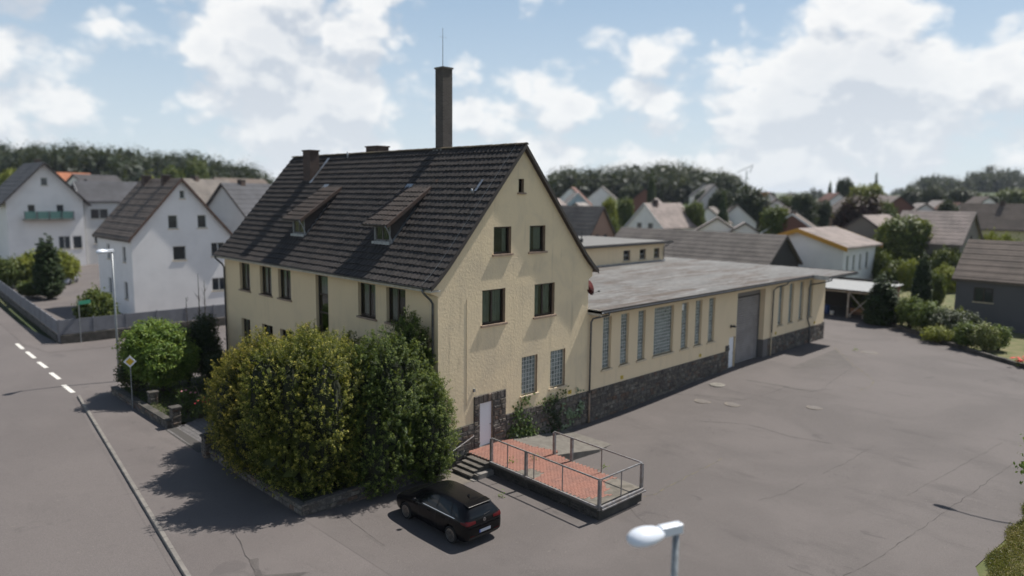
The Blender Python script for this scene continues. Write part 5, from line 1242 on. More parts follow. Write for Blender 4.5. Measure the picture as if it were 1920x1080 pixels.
    for x0, z0, x1, z1 in ((-.026, .936, 0, .905), (.026, .936, 0, .905), (-.045, .915, -.022, .862), (-.022, .862, 0, .895), (0, .895, .022, .862), (.022, .862, .045, .915)):
        em.bar((x0, yb-.012, z0), (x1, yb-.012, z1), .009, .006, (0, 1, 0))
    em.build('emblem', CHROME, t)
    wp = MB(); wp.bar((0.0, -2.085, 1.06), (.30, -2.06, 1.09), .018, .018); wp.build('rear_wiper', CARP, t)
    an = MB(); an.add([(-.02, -1.20, 1.47), (.02, -1.20, 1.47), (0, -1.32, 1.47), (0, -1.33, 1.54), (0, -1.26, 1.53)], [(0, 1, 4), (1, 2, 3, 4), (2, 0, 4, 3), (0, 2, 1)]); an.build('shark_fin_antenna', CARP, t)
    for s in (-1, 1):
        m = MB(); m.lathe([(.02, -.075), (.07, -.06), (.085, 0), (.07, .07), (.03, .085)], (s*1.0, .60, 1.02), 10, 'Y')
        m.bar((s*.88, .60, .97), (s*.96, .59, .99), .05, .03); o = m.build('mirror', CARB, t, True)
    for yy in (-1.31, 1.31):
        for s in (-1, 1):
            w0 = MB().lathe([(.20, -.04), (.228, -.04), (.228, -.105), (.285, -.105), (.312, -.07), (.315, .0), (.312, .07), (.285, .105), (.228, .105), (.228, .04), (.20, .04)], (0, 0, 0), 32, 'X').build('wheel', TYRE, t, True); w0.location = (s*.775, yy, .315)
            rm_ = MB(); rm_.lathe([(.228, .08), (.228, .103), (.212, .106), (.205, .08)], (0, 0, 0), 28, 'X'); rm_.lathe([(.05, .06), (.05, .092), (.02, .096)], (0, 0, 0), 12, 'X')
            for k in range(10):
                a = 2*math.pi*k/10; b = a+.42
                p0, p1 = (math.cos(a)*.04, math.sin(a)*.04), (math.cos(b)*.212, math.sin(b)*.212); pm = (math.cos((a*.4+b*.6)+.10)*.13, math.sin((a*.4+b*.6)+.10)*.13)
                rm_.bar((.086, *p0), (.094, *pm), .022, .02, (1, 0, 0)); rm_.bar((.094, *pm), (.092, *p1), .03, .02, (1, 0, 0))
            if s < 0: rm_.v = [(-x, y, z) for x, y, z in rm_.v]
            rm_.build('rim', ALLOY, w0)
            bd = MB().lathe([(.2, .03), (.2, .05), (.05, .055)], (0, 0, 0), 20, 'X')
            if s < 0: bd.v = [(-x, y, z) for x, y, z in bd.v]
            bd.build('brake_disc', CARP, w0)
    t.location, t.rotation_euler = loc, rot
car()

# ------------------------------------------------------------------ street lamps and signs
LAMPW = mat('lamp_housing', (.66, .70, .76), .32, coat=.4)
def egg_lamp(loc, rz, hgt, label, arm=.3, group='egg-shaped street lamps', pr=.06):
    t = thing('street_lamp', loc, label, 'street lamp', group, local=True, rz=rz)
    MB().tube([(0, 0, -.2), (0, 0, hgt*.35), (0, 0, hgt-.12)], [pr*1.35, pr*1.1, pr*.9], 14).build('pole', GALV, t, True)
    b = MB(); b.box(-.10, .36, -.085, .085, hgt-.16, hgt+.02); o = b.build('bracket', LAMPW, t); m_ = o.modifiers.new('b', 'BEVEL'); m_.width = .015; m_.segments = 2
    e = MB(); L_ = .74; vs = []; fs = []; n, m = 24, 16
    for i in range(m+1):
        th = math.pi*i/m; x = .64-math.cos(th)*L_/2; r = math.sin(th)**.85*(.235-.045*math.cos(th))
        for k in range(n):
            a = 2*math.pi*k/n; z = r*math.sin(a)*(.78 if math.sin(a) > 0 else .42); vs.append((x, r*math.cos(a), hgt-.10+z-(x-.3)*.06))
    for i in range(m):
        for k in range(n): fs.append((i*n+k, i*n+(k+1) % n, (i+1)*n+(k+1) % n, (i+1)*n+k))
    e.add(vs, fs); hd = e.build('lamp_head', LAMPW, t, True)
    ln = MB(); ln.lathe([(.02, -.02), (.12, -.012), (.155, .0), (.12, .004)], (.66, 0, hgt-.195), 18); ln.build('lens', mat('lamp_lens', (.30, .32, .33), .15), hd, True)
    sm_ = MB(); sm_.tube([(.345, .085*math.cos(a), hgt-.07+.095*math.sin(a)) for a in [2*math.pi*k/16 for k in range(17)]], .006, 5); sm_.build('seam', GALV, hd)
    for sy in (-.045, .045): MB().lathe([(.012, 0), (.012, .008)], (-.04, sy, hgt+.02), 8).build('screw', ZINC, o)
    return t
def pos(u, D):                              # plan position at bearing u, D metres along the view axis
    F = Vector((math.cos(YAW), math.sin(YAW), 0)); S_ = Vector((math.sin(YAW), -math.cos(YAW), 0))
    return Vector((CAM.x, CAM.y, 0)) + F*D + S_*((u-960)/FPX*D)
p = CAM + ray(1268, 985)*13.0
egg_lamp((p.x, p.y, -3.95), R(160), p.z+3.95+.02, 'white egg-shaped street lamp on a grey pole in the near foreground', pr=.068)
p = at(224, 712); egg_lamp((p.x, p.y, h(p.x)), R(200), 8.3, 'white egg-shaped street lamp beside the garden corner shrub')
# curved-arm lamp just outside the right edge, known by its shadow on the yard
t = thing('street_lamp', (19.0, -19.9, h(19)), 'curved-arm street lamp off the right edge whose shadow lies on the yard', 'street lamp', local=True)
H_ = 10.6
MB().tube([(0, 0, -.2), (0, 0, H_-1.2), (0, .25, H_-.4), (0, .8, H_-.05), (0, 1.6, H_+.1), (0, 2.3, H_+.05)], [.09, .06, .05, .045, .04, .035], 10).build('pole', GALV, t, True)
MB().lathe([(.04, -.1), (.12, .1), (.15, .4), (.10, .68), (.02, .72)], (0, 2.2, H_+.03), 12, 'Y').build('lamp_head', LAMPW, t, True)
# priority-road sign
p = at(249, 765); t = thing('priority_sign', (p.x, p.y, h(p.x)), 'diamond priority road sign, white with yellow centre, on a pole in front of the shrub', 'road sign', local=True, rz=R(-30))
MB().tube([(0, 0, -.1), (0, 0, 2.95)], .03, 8).build('pole', GALV, t)
def diamond(s, y, mm, nm):
    mb = MB(); mb.add([(0, y, 2.62-s), (s, y, 2.62), (0, y, 2.62+s), (-s, y, 2.62), (0, y+.02, 2.62-s), (s, y+.02, 2.62), (0, y+.02, 2.62+s), (-s, y+.02, 2.62)], [(0, 1, 2, 3), (7, 6, 5, 4), (0, 4, 5, 1), (1, 5, 6, 2), (2, 6, 7, 3), (3, 7, 4, 0)]); return mb.build(nm, mm, t)
diamond(.33, -.06, WHITEP, 'plate'); diamond(.21, -.068, mat('sign_yellow', (.62, .40, .01), .5), 'yellow_field')
# street-name sign and red hydrant post across the side street
p = at(152, 640); t = thing('street_name_sign', (p.x, p.y, h(p.x)), 'green street name plate on a thin pole before the grey fence', 'street sign', local=True, rz=R(20))
MB().tube([(0, 0, -.1), (0, 0, 3.3)], .035, 8).build('pole', GALV, t); MB().box(-.05, 1.0, -.02, .02, 2.95, 3.25).build('plate', mat('sign_green', (.02, .16, .10), .5), t)
p = at(57, 592); t = thing('hydrant_post', (p.x, p.y, h(p.x)), 'red hydrant post beside the far garden wall', 'hydrant', local=True)
REDP = mat('hydrant_red', (.30, .02, .015), .5)
MB().lathe([(.2, 0), (.2, .1), (.15, .14), (.15, .95), (.19, 1.0), (.19, 1.1), (.05, 1.25)], n=12).build('body', REDP, t, True); MB().lathe([(.07, -.28), (.07, .28)], (0, 0, .75), 8, 'X').build('outlets', REDP, t)

# ------------------------------------------------------------------ houses around
def flat(name, c, r=.85, v=.05):
    return mat(name, c, r, col2=tuple(x*(1-v*1.6) for x in c), nscale=.6, lo=.35, hi=.7)
def tiles_far(name, c):
    m, nt, b = nodes(name); f = _ramp(nt, _noise(nt, .5, 5, .65), .35, .7); col = _mix(nt, f, c, tuple(x*.62 for x in c))
    nt.links.new(col, b.inputs['Base Color']); b.inputs['Roughness'].default_value = .85
    wv = nt.nodes.new('ShaderNodeTexWave'); g = nt.nodes.new('ShaderNodeNewGeometry'); nt.links.new(g.outputs['Position'], wv.inputs['Vector']); wv.bands_direction = 'Z'; wv.inputs['Scale'].default_value = 1.4
    _bump(nt, b, wv.outputs[1], .35, .03); return m
RT = {k: tiles_far('far_tiles_'+k, c) for k, c in dict(brown=(.115, .088, .072), dark=(.045, .042, .046), grey=(.15, .13, .115), red=(.16, .075, .055), orange=(.36, .13, .06), light=(.27, .24, .22), pinkgrey=(.25, .205, .185), slate=(.065, .066, .075)).items()}
WT = {k: flat('far_wall_'+k, c) for k, c in dict(white=(.80, .77, .75), cream=(.62, .56, .42), pink=(.36, .22, .16), brick=(.17, .075, .055), grey=(.092, .088, .094), stone=(.17, .15, .13), lightgrey=(.56, .55, .54), yellow=(.50, .44, .26), blue=(.36, .44, .50), dark=(.035, .03, .028)).items()}
VERGE = {k: mat('far_verge_'+k, c, .7) for k, c in dict(dark=(.05, .04, .038), white=(.6, .6, .6), yellow=(.48, .24, .03), brown=(.10, .06, .045)).items()}
def far_house(label, x, y, rz, w, L, ze, zr, roof_k, wall_k, gw=(), lw=(), rw=(), verge='dark', chim=(), over=.35, name='house', z0=None, group='village houses', corner=None, cat='house'):
    """corner='L': (x,y) is the left front corner of the gable; 'R': its right front corner"""
    c, s = math.cos(rz), math.sin(rz)
    if corner == 'L': x, y = x+c*w/2, y+s*w/2
    if corner == 'R': x, y = x-c*w/2, y-s*w/2
    z0 = gz(x, y) if z0 is None else z0
    t = thing(name, (x, y, z0), label, cat, group, local=True, rz=rz)
    e, r = ze-z0, zr-z0; m = WT[wall_k]
    def wl(P, u0, u1, top, ops): mb = MB(); wall(mb, P, u0, u1, -1.0, top, ops, .18, 0); return mb.build('wall', m, t)
    G = lambda u, z, d: (u, d, z); LS = lambda u, z, d: (-w/2+d, u, z); RS = lambda u, z, d: (w/2-d, u, z); BK = lambda u, z, d: (u, L-d, z)
    op = lambda q: [(a-ww/2, a+ww/2, b, b+hh) for a, b, ww, hh in q]
    wl(G, -w/2, w/2, [(-w/2, e), (0, r), (w/2, e)], op(gw)); wl(LS, 0, L, [(0, e), (L, e)], op(lw)); wl(RS, 0, L, [(0, e), (L, e)], op(rw)); wl(BK, -w/2, w/2, [(-w/2, e), (0, r), (w/2, e)], [])
    for P, q in ((G, gw), (LS, lw), (RS, rw)):
        for a, b, ww, hh in q:
            mb = MB(); frame_bars(mb, P, a-ww/2, a+ww/2, b, b+hh, .10, .16, .07, [a] if ww > 1.3 else ()); wo = mb.build('window', FRAMEW if wall_k in ('white', 'lightgrey', 'cream') else FRAMED, t)
            MB().pbox(P, a-ww/2+.05, a+ww/2-.05, b+.05, b+hh-.05, .13, .15).build('pane', GLASSF, wo)
            MB().pbox(P, a-ww/2-.08, a+ww/2+.08, b-.08, b, -.06, .12).build('sill', SILLC, wo)
    sl = (r-e)/(w/2)
    for sg in (-1, 1):
        a, b = (sg*(w/2+over), e-sl*over), (0, r); th = .22; vs = []
        for yy in (-over, L+over):
            for (xx, zz_) in (a, b): vs += [(xx, yy, zz_+.02), (xx, yy, zz_+.02+th)]
        mb = MB().add(vs, [(0, 1, 3, 2), (4, 6, 7, 5), (0, 4, 5, 1), (2, 3, 7, 6), (1, 5, 7, 3), (0, 2, 6, 4)]); ro = mb.build('roof', RT[roof_k], t)
        mb = MB()
        for yy in (-over-.04, L+over):
            mb.add([(xx, yy+k, zz_+q) for k in (0, .04) for (xx, zz_) in (a, b) for q in (-.06 if verge != 'yellow' else -.32, .26)], [(0, 1, 3, 2), (4, 6, 7, 5), (0, 4, 5, 1), (2, 3, 7, 6), (1, 5, 7, 3), (0, 2, 6, 4)])
            mb.build('verge_board', VERGE[verge], ro); mb = MB()
        # courses of tiles standing proud
        nc = max(4, int(math.hypot(w/2, r-e)/.7))
        for k in range(nc):
            f = (k+.5)/nc; xx, zz_ = a[0]*(1-f), a[1]*(1-f)+b[1]*f
            mb.bar((xx, -over, zz_+th+.02), (xx, L+over, zz_+th+.02), .16, .05, (sg*sl, 0, 1))
        mb.build('tile_courses', RT[roof_k], ro)
    for cx, cy, cw, chh in chim:
        zc = r-abs(cx)*sl; mb = MB(); mb.box(cx-cw/2, cx+cw/2, cy-cw/2, cy+cw/2, zc-.8, r+chh); c_ = mb.build('chimney', CHR, t); MB().box(cx-cw/2-.06, cx+cw/2+.06, cy-cw/2-.06, cy+cw/2+.06, r+chh, r+chh+.1).build('chimney_cap', CONC, c_)
    return t
# white corner house with its grey fence
wh = far_house('white house with brown roof behind the grey panel fence', 3.4, 49.5, 0, 9.5, 10.5, 3.75, 9.2, 'brown', 'white',
    gw=[(-.4, 5.0, 1.25, 1.4), (3.4, 5.2, 1.4, 1.4), (-.9, 8.1, .9, 1.3), (1.9, 8.1, .9, 1.3), (.1, 11.0, .5, .8), (3.4, 1.7, 1.5, 1.3)], lw=[(2.2, 4.9, .9, 1.5), (7.0, 4.9, .9, 1.5), (2.2, 1.3, 1.0, 1.7), (7.0, 1.3, 1.0, 1.7)], verge='brown', chim=[(-.3, 3.0, .7, .5), (-.3, 8.5, .8, .5)], corner='L', z0=-3.55)
bal = far_house('white gabled house with green glass balcony and slate roof', 3.9, 106, 0, 10.2, 12, 6.6, 12.1, 'slate', 'white',
    gw=[(0, 12.4, .9, 1.2), (-1.9, 7.4, 1.0, 2.1), (1.9, 7.4, 1.0, 2.1), (2.2, 2.6, 1.6, 2.0), (4.0, 2.6, 1.3, 2.0)], verge='dark', over=.9, chim=[(.4, 5, .8, .7)], corner='L')
b_ = MB(); b_.box(-3.2, 3.4, -1.6, -.01, 7.15, 7.3); bo = b_.build('balcony', CONC, bal)
GRG = mat('balcony_glass', (.10, .20, .18), .15)
for k in range(4): MB().box(-3.1+k*1.62, -1.62+k*1.62, -1.62, -1.57, 7.4, 8.5).build('balcony_pane', GRG, bo)
mb = MB()
for k in range(5): mb.box(-3.2+k*1.62, -3.12+k*1.62, -1.66, -1.58, 7.2, 8.55)
mb.build('balcony_posts', VERGE['dark'], bo)
far_house('low wing with long slate roof between the two white houses', 14.3, 106.5, R(-90), 8, 14, 6.4, 9.4, 'slate', 'lightgrey', rw=[(2.2, 7.2, 2.6, 1.6), (5.6, 7.2, 1.6, 2.0), (2.2, 3.2, 2.0, 1.8), (6, 3.2, 2.0, 1.8)], verge='white', corner='R')
far_house('house with bright orange roof behind the balcony house', *pos(98, 165)[:2], R(-65), 9, 14, 7.2, 12.0, 'orange', 'white', verge='brown', corner='R')
far_house('dark roofed house left of the white house chimneys', *pos(185, 150)[:2], R(-55), 10, 12, 6.6, 11.2, 'dark', 'white', corner='R')
far_house('dark hipped looking roof right behind the wing', *pos(215, 125)[:2], R(-50), 9, 8, 6.2, 9.8, 'dark', 'lightgrey', corner='R')
far_house('dark slate house right behind the white house', *pos(372, 92)[:2], R(-70), 9, 10, 4.4, 9.0, 'slate', 'lightgrey', corner='L', chim=[(0, 3, .7, .6)])
far_house('big brown grey roof to the right of the white house', *pos(395, 118)[:2], R(-58), 11, 13, 4.2, 10.0, 'grey', 'lightgrey', corner='R', chim=[(0, 4, .9, .6)])
far_house('brown roof with low dormer nearest the yellow house', *pos(452, 140)[:2], R(-60), 11, 16, 5.2, 10.6, 'brown', 'white', corner='R')
far_house('light tiled roof peeping past the yellow house eave', *pos(425, 88)[:2], R(-58), 9, 12, .8, 5.2, 'pinkgrey', 'white', corner='R')
far_house('far left house with brown roof behind the balcony house', *pos(-30, 140)[:2], R(-50), 10, 12, 4.6, 7.6, 'brown', 'white', corner='R')
# fence of the white house lot
FEN = mat('fence_panel_grey', (.17, .175, .195), .8, col2=(.14, .145, .16), nscale=1.5)
fe = thing('panel_fence', (6, 41, h(6)), 'grey panel fence on a low dark wall round the white house lot', 'fence')
def fence(a, b, n, z0, low=.55, hi=1.75, vert=False):
    a, b = Vector(a), Vector(b); d = (b-a)/n
    for i in range(n):
        p0, p1 = a+d*(i+.03), a+d*(i+.97)
        MB().bar((*p0, z0+(low+hi)/2+.03), (*p1, z0+(low+hi)/2+.03), .06, hi-low-.06).build('panel', FEN, fe)
        MB().bar((*(a+d*i), z0-.2), (*(a+d*i), z0+hi+.06), .12, .12).build('post', FEN, fe)
    MB().bar((*a, z0+low/2-.1), (*b, z0+low/2-.1), .25, low+.2).build('foot_wall', CONCD, fe)
fence((-4.7, 41.3), (34, 40.7), 16, h(-5)); fence((-4.75, 41.6), (-2.6, 78), 14, h(-9), .35, 1.5)
LAT = mat('lattice_blue_grey', (.30, .34, .40), .7)
CON = leafmat('column_conifer_leaf', (.012, .028, .008), (.026, .05, .014), (.055, .085, .022), .15)
MIXG = leafmat('garden_leaf', (.03, .05, .012), (.07, .10, .02), (.17, .18, .04), .25)
BRT = leafmat('bright_leaf', (.10, .13, .015), (.19, .21, .025), (.30, .30, .05), .3)
COP = leafmat('copper_leaf', (.016, .008, .009), (.035, .014, .014), (.07, .028, .024), .15)
OAK = leafmat('oak_leaf', (.010, .017, .009), (.022, .035, .014), (.05, .066, .024), .12)
# prototypes of far trees, unit height, copied and scaled
def proto(kind, mt, seed, n=1500):
    g = np.random.default_rng(seed); r_ = random.Random(seed)
    if kind == 'round':
        L = [((0, 0, .58), (.30, .30, .34))]+[((.2*math.cos(a), .2*math.sin(a), r_.uniform(.42, .76)), (r_.uniform(.14, .2),)*2+(r_.uniform(.14, .2),)) for a in [6.28*k/8+r_.random()*.5 for k in range(8)]]; sz = (.018, .036); cr = .035
    elif kind == 'column':
        L = [((0, 0, .5), (.12, .12, .5)), ((0, 0, .36), (.15, .15, .35)), ((0, 0, .2), (.15, .15, .2))]; sz = (.007, .014); cr = .009
    elif kind == 'spruce':
        L = [((0, 0, .12+.1*k), (.30*(1-.098*k), .30*(1-.098*k), .11)) for k in range(9)]; sz = (.014, .03); cr = .025
    else:
        L = [((0, 0, .42), (.55, .55, .40))]+[((.4*math.cos(a), .4*math.sin(a), r_.uniform(.3, .62)), (r_.uniform(.22, .3),)*2+(r_.uniform(.22, .3),)) for a in [6.28*k/7+r_.random()*.5 for k in range(7)]]; sz = (.03, .06); cr = .06
    C, N_, S, rn = lobes_cloud(L, n//4, 20, cr, seed, sz, .25, fill=n//4 if kind != 'column' else n//2, fsize=.30 if kind != 'column' else .38)
    ok = C[:, 2] > .0; C, N_, S, rn = C[ok], N_[ok], S[ok], rn[ok]
    cm = leaf_mesh('crown', C, N_, S, rn, mt, .6, 0, .6, seed)
    mb = MB(); mb.tube([(0, 0, -.1), (0, 0, .35)], [.03, .02], 6)
    for k, (c, r) in enumerate(L):
        if k < 9 and kind == 'round': mb.tube([(0, 0, .3), tuple(c)], [.014, .005], 4)
    return cm, mb.mesh('trunk', BARK)
_pr = {}
def far_tree(kind, mt, x, y, hgt, wid, label, cat='tree', name='tree', group='village trees', z0=None, seed=None):
    k = (kind, mt.name, (len(label)+int(abs(x))) % 2)
    if k not in _pr: _pr[k] = proto(kind, mt, 300+len(_pr)*7, {'round': 3000, 'column': 3600, 'spruce': 2600, 'bush': 2200}[kind])
    cm, tm = _pr[k]; z0 = gz(x, y) if z0 is None else z0
    t = thing(name, (x, y, z0), label, cat, group, local=True, rz=(x*7.3+y*3.1) % 6.28)
    base = {'round': .74, 'column': .30, 'spruce': .60, 'bush': 1.4}[kind]
    t.scale = (wid/base, wid/base, hgt)
    link('crown', cm, t); link('trunk', tm, t); return t
def by_px(kind, mt, u, vtop, D, wid_px, label, vbase=None, **kw):
    p_ = pos(u, D); vhz = 354.3+.01082*u; zt = CAM.z-(vtop-vhz)*D/FPX; z0 = gz(p_.x, p_.y)
    if vbase: z0 = CAM.z-(vbase-vhz)*D/FPX
    far_tree(kind, mt, p_.x, p_.y, zt-z0, wid_px*D/FPX, label, z0=z0, **kw)
by_px('column', CON, 84, 440, 79, 50, 'dark column cypress in the far left garden', cat='conifer', name='cypress')
by_px('bush', MIXG, 172, 532, 60, 70, 'dark rounded shrub beside the white house', cat='shrub', name='shrub')
by_px('bush', BRT, 58, 462, 90, 70, 'yellow green shrub left of the cypress', cat='shrub', name='shrub')
by_px('bush', BRT, 112, 462, 92, 55, 'yellow green shrub right of the cypress', cat='shrub', name='shrub')
by_px('bush', MIXG, 14, 475, 88, 60, 'olive shrub at the left picture edge', cat='shrub', name='shrub')
by_px('bush', MIXG, 52, 520, 80, 50, 'low olive shrub before the far garden wall', cat='shrub', name='shrub')
by_px('round', BRT, 25, 315, 190, 40, 'light green tree above the roofs at far left')
by_px('round', MIXG, 373, 292, 230, 42, 'round light tree in front of the left wood'); by_px('round', MIXG, 325, 308, 215, 45, 'olive tree at the foot of the left wood'); by_px('bush', BRT, 285, 318, 205, 50, 'yellow green bush at the foot of the left wood', cat='shrub', name='shrub')
# parked cars in the far garden, small
def far_car(u, v, col, label, rz):
    p_ = at(u, v); t = thing('parked_car', (p_.x, p_.y, h(p_.x)), label, 'car', local=True, rz=rz); m_ = mat('far_car_paint', col, .3, coat=.6)
    S_ = [(-2.1, .5, .75), (-2.0, .95, .85), (-1.5, 1.40, .86), (0, 1.45, .86), (.7, 1.0, .86), (1.8, .85, .82), (2.1, .5, .7)]; vs = []; fs = []
    for yy, zt, wd in S_: vs += [(-wd, yy, .25), (-wd, yy, min(zt, .9)), (-wd*.75, yy, zt), (wd*.75, yy, zt), (wd, yy, min(zt, .9)), (wd, yy, .25)]
    for i in range(len(S_)-1):
        for k in range(6): fs.append((i*6+k, i*6+(k+1) % 6, i*6+6+(k+1) % 6, i*6+6+k))
    fs += [tuple(range(6)), tuple(range(36, 42))]; MB().add(vs, fs).build('body', m_, t, True)
    MB().add([(-.66, .72, 1.02), (.66, .72, 1.02), (.62, .1, 1.42), (-.62, .1, 1.42)], [(0, 1, 2, 3)]).build('windscreen', CARG, t)
    for s in (-1, 1): MB().add([(s*.80, -1.5, .95), (s*.80, .6, .95), (s*.665, .1, 1.40), (s*.665, -1.4, 1.36)], [(0, 1, 2, 3)]).build('side_window', CARG, t)
    for yy in (-1.3, 1.3):
        for s in (-1, 1): MB().lathe([(.2, -.1), (.31, -.08), (.31, .08), (.2, .1)], (s*.78, yy, .31), 14, 'X').build('wheel', TYRE, t)
far_car(125, 532, (.35, .36, .42), 'silver car parked in the far left garden', R(150)); far_car(60, 522, (.10, .25, .45), 'blue car half hidden by the cypress', R(120))

# right of the hall: open shed
sh = thing('open_shed', (52.5, 0, h(50)), 'open lean-to shed with white crossed bracing and pale metal roof', 'shed')
SHZ = h(50); WSTEEL = mat('shed_white_steel', (.50, .48, .45), .7, col2=(.35, .28, .22), nscale=3)
ya, yb = 9.0, .35; xs_ = 53.0
for y in (yb, 2.6, 7.5): MB().box(xs_-.07, xs_+.07, y-.07, y+.07, SHZ-.1, SHZ+2.75).build('post', WSTEEL, sh)
MB().bar((xs_, yb, SHZ+.15), (xs_, 2.6, SHZ+2.5), .07).build('brace', WSTEEL, sh); MB().bar((xs_+.08, 2.6, SHZ+.15), (xs_+.08, yb, SHZ+2.5), .07).build('brace', WSTEEL, sh)
MB().box(xs_-.06, xs_+.06, yb, ya, SHZ+2.45, SHZ+2.60).build('beam', WSTEEL, sh)
mb = MB(); nb = 60
vs = []; fs = []
for i in range(nb+1):
    y = yb-.5+(ya-yb+1)*i/nb; b__ = .03*(i % 2)
    vs += [(xs_-.7, y, SHZ+2.80+b__), (xs_+7, y, SHZ+2.95+b__)]
for i in range(nb): fs.append((2*i, 2*i+1, 2*i+3, 2*i+2))
MB().add(vs, fs).build('corrugated_roof', mat('corrugated_pale', (.20, .205, .205), .6, metal=.2, col2=(.24, .24, .235), nscale=2), sh)
for k in range(14): MB().box(xs_-.65, xs_-.55, yb+k*.85, yb+k*.85+.08, SHZ+2.58, SHZ+2.74).build('rafter_end', WSTEEL, sh)
mb = MB(); mb.box(xs_-.72, xs_-.66, yb-.5, ya+.5, SHZ+2.66, SHZ+2.78); mb.build('roof_edge', BOARD, sh)
mb = MB(); mb.box(xs_+6.8, xs_+7, yb, ya, SHZ-.2, SHZ+3.2); mb.build('wall', WT['dark'], sh); mb = MB(); mb.box(xs_+.1, xs_+7, yb-.15, yb-.02, SHZ-.2, SHZ+2.7); mb.build('brick_wall', WT['brick'], sh)
bench = thing('wooden_bench', (53.4, 1.9, SHZ), 'small wooden bench inside the open shed', 'bench', local=True, rz=R(-90))
WOODB = mat('bench_wood', (.22, .11, .05), .7)
MB().box(-.7, .7, -.2, .2, .42, .46).build('seat', WOODB, bench); MB().box(-.7, .7, .2, .24, .55, .9).build('backrest', WOODB, bench)
for sx in (-.6, .6):
    for sy in (-.16, .18): MB().box(sx-.03, sx+.03, sy-.03, sy+.03, -.02, .42).build('leg', WSTEEL, bench)
barrel = MB().lathe([(.26, 0), (.29, .05), (.28, .3), (.30, .45), (.28, .6), (.29, .85), (.26, .9)], (0, 0, 0), 16).build('barrel', mat('barrel_blue', (.02, .05, .16), .5), None, True); barrel.location = (54.0, 5.0, SHZ); tag(barrel, 'blue plastic barrel standing inside the open shed', 'barrel')
buck = MB().lathe([(.16, 0), (.2, .4), (.21, .42), (.17, .4)], (0, 0, 0), 14).build('bucket', WHITEP, None, True); buck.location = (53.6, 4.3, SHZ); tag(buck, 'white bucket beside the blue barrel in the shed', 'bucket')

# hedge and shrubs along the right edge of the yard
HED = leafmat('hedge_leaf', (.032, .056, .012), (.080, .125, .024), (.20, .24, .055), .32)
rh = [(1667, 606, 545, 34, DARKL, 'dark conifer hedge right beside the open shed', 'conifer'), (1690, 615, 562, 36, DARKL, 'second dark conifer beside the shed hedge', 'conifer'),
      (1706, 622, 553, 46, HED, 'light green tall shrub behind the edging blocks', 'shrub'), (1738, 632, 564, 60, HED, 'feathery green juniper in the hedge', 'shrub'),
      (1785, 640, 578, 92, leafmat('rhodo_leaf', (.025, .035, .02), (.055, .07, .035), (.13, .15, .08), .15), 'broad grey green rhododendron in the middle of the hedge', 'shrub'), (1755, 646, 610, 50, BRT, 'low yellow green juniper at the yard edge', 'shrub'),
      (1813, 658, 601, 46, HED, 'rounded green shrub next to the pale one', 'shrub'), (1845, 664, 603, 46, leafmat('pale_shrub', (.08, .11, .03), (.16, .18, .06), (.28, .28, .12), .3), 'pale yellow rounded shrub near the flower bed', 'shrub'), (1871, 662, 604, 34, HED, 'rounded dark green shrub right of the pale one', 'shrub')]
for i, (u, v, vt, wp, m_, lab, cat) in enumerate(rh):
    p = at(u, v-4); D = (p-CAM).dot(fw); zt = CAM.z-(vt-(354.3+.01082*u))*D/FPX
    bush('hedge_shrub', p.x, p.y, h(45)-.05, zt, wp*D/FPX*.56, lab, m_, 120+i, cat, (.06, .12), 16, 100, 6, .14, 'shrubs along the right yard edge')
fl = bush('flower_bed', 41.0, -13.9, h(45), -2.85, .75, 'small bed of red flowers at the right yard edge', MIXG, 140, 'flowers', (.05, .08), 12, 90, 5, .1)
flowers(fl, [(41.0+r_.uniform(-.7, .7), -13.9+r_.uniform(-.7, .7), -2.85+r_.uniform(-.1, .15)) for _ in range(30)], (.60, .03, .02), 'red_blossom', .13)
lt = thing('edging_wall', (46, -8, h(46)), 'low dark block edging under the right hedge', 'wall')
pts = [(53.4, .1), (47.5, -5.9), (43.2, -10.5), (40.3, -14.3), (39.2, -16)]
for a, b in zip(pts, pts[1:]):
    a, b = Vector(a), Vector(b); n_ = max(2, int((b-a).length/.6))
    for i in range(n_): MB().bar((*(a.lerp(b, (i+.03)/n_)), h(46)+.14), (*(a.lerp(b, (i+.97)/n_)), h(46)+.14), .3, .30+rng.uniform(-.04, .04)).build('edging_block', CONCD, lt)
by_px('column', CON, 1735, 470, 75, 36, 'dark column cypress in front of the green garden path', cat='conifer', name='cypress'); by_px('column', CON, 1662, 515, 66, 60, 'broad dark conifer top behind the shed', cat='conifer', name='cypress')
by_px('bush', MIXG, 1635, 525, 75, 60, 'low shrub behind the shed roof', cat='shrub', name='shrub'); by_px('bush', MIXG, 1690, 480, 95, 70, 'garden shrubs left of the cypress', cat='shrub', name='shrub'); by_px('bush', BRT, 1775, 490, 90, 60, 'bright shrub along the garden path', cat='shrub', name='shrub'); by_px('bush', MIXG, 1770, 455, 100, 60, 'green bush in front of the stone gable', cat='shrub', name='shrub')
by_px('bush', BRT, 1812, 572, 60, 34, 'clipped yellow green bush before the grey house', cat='shrub', name='shrub')
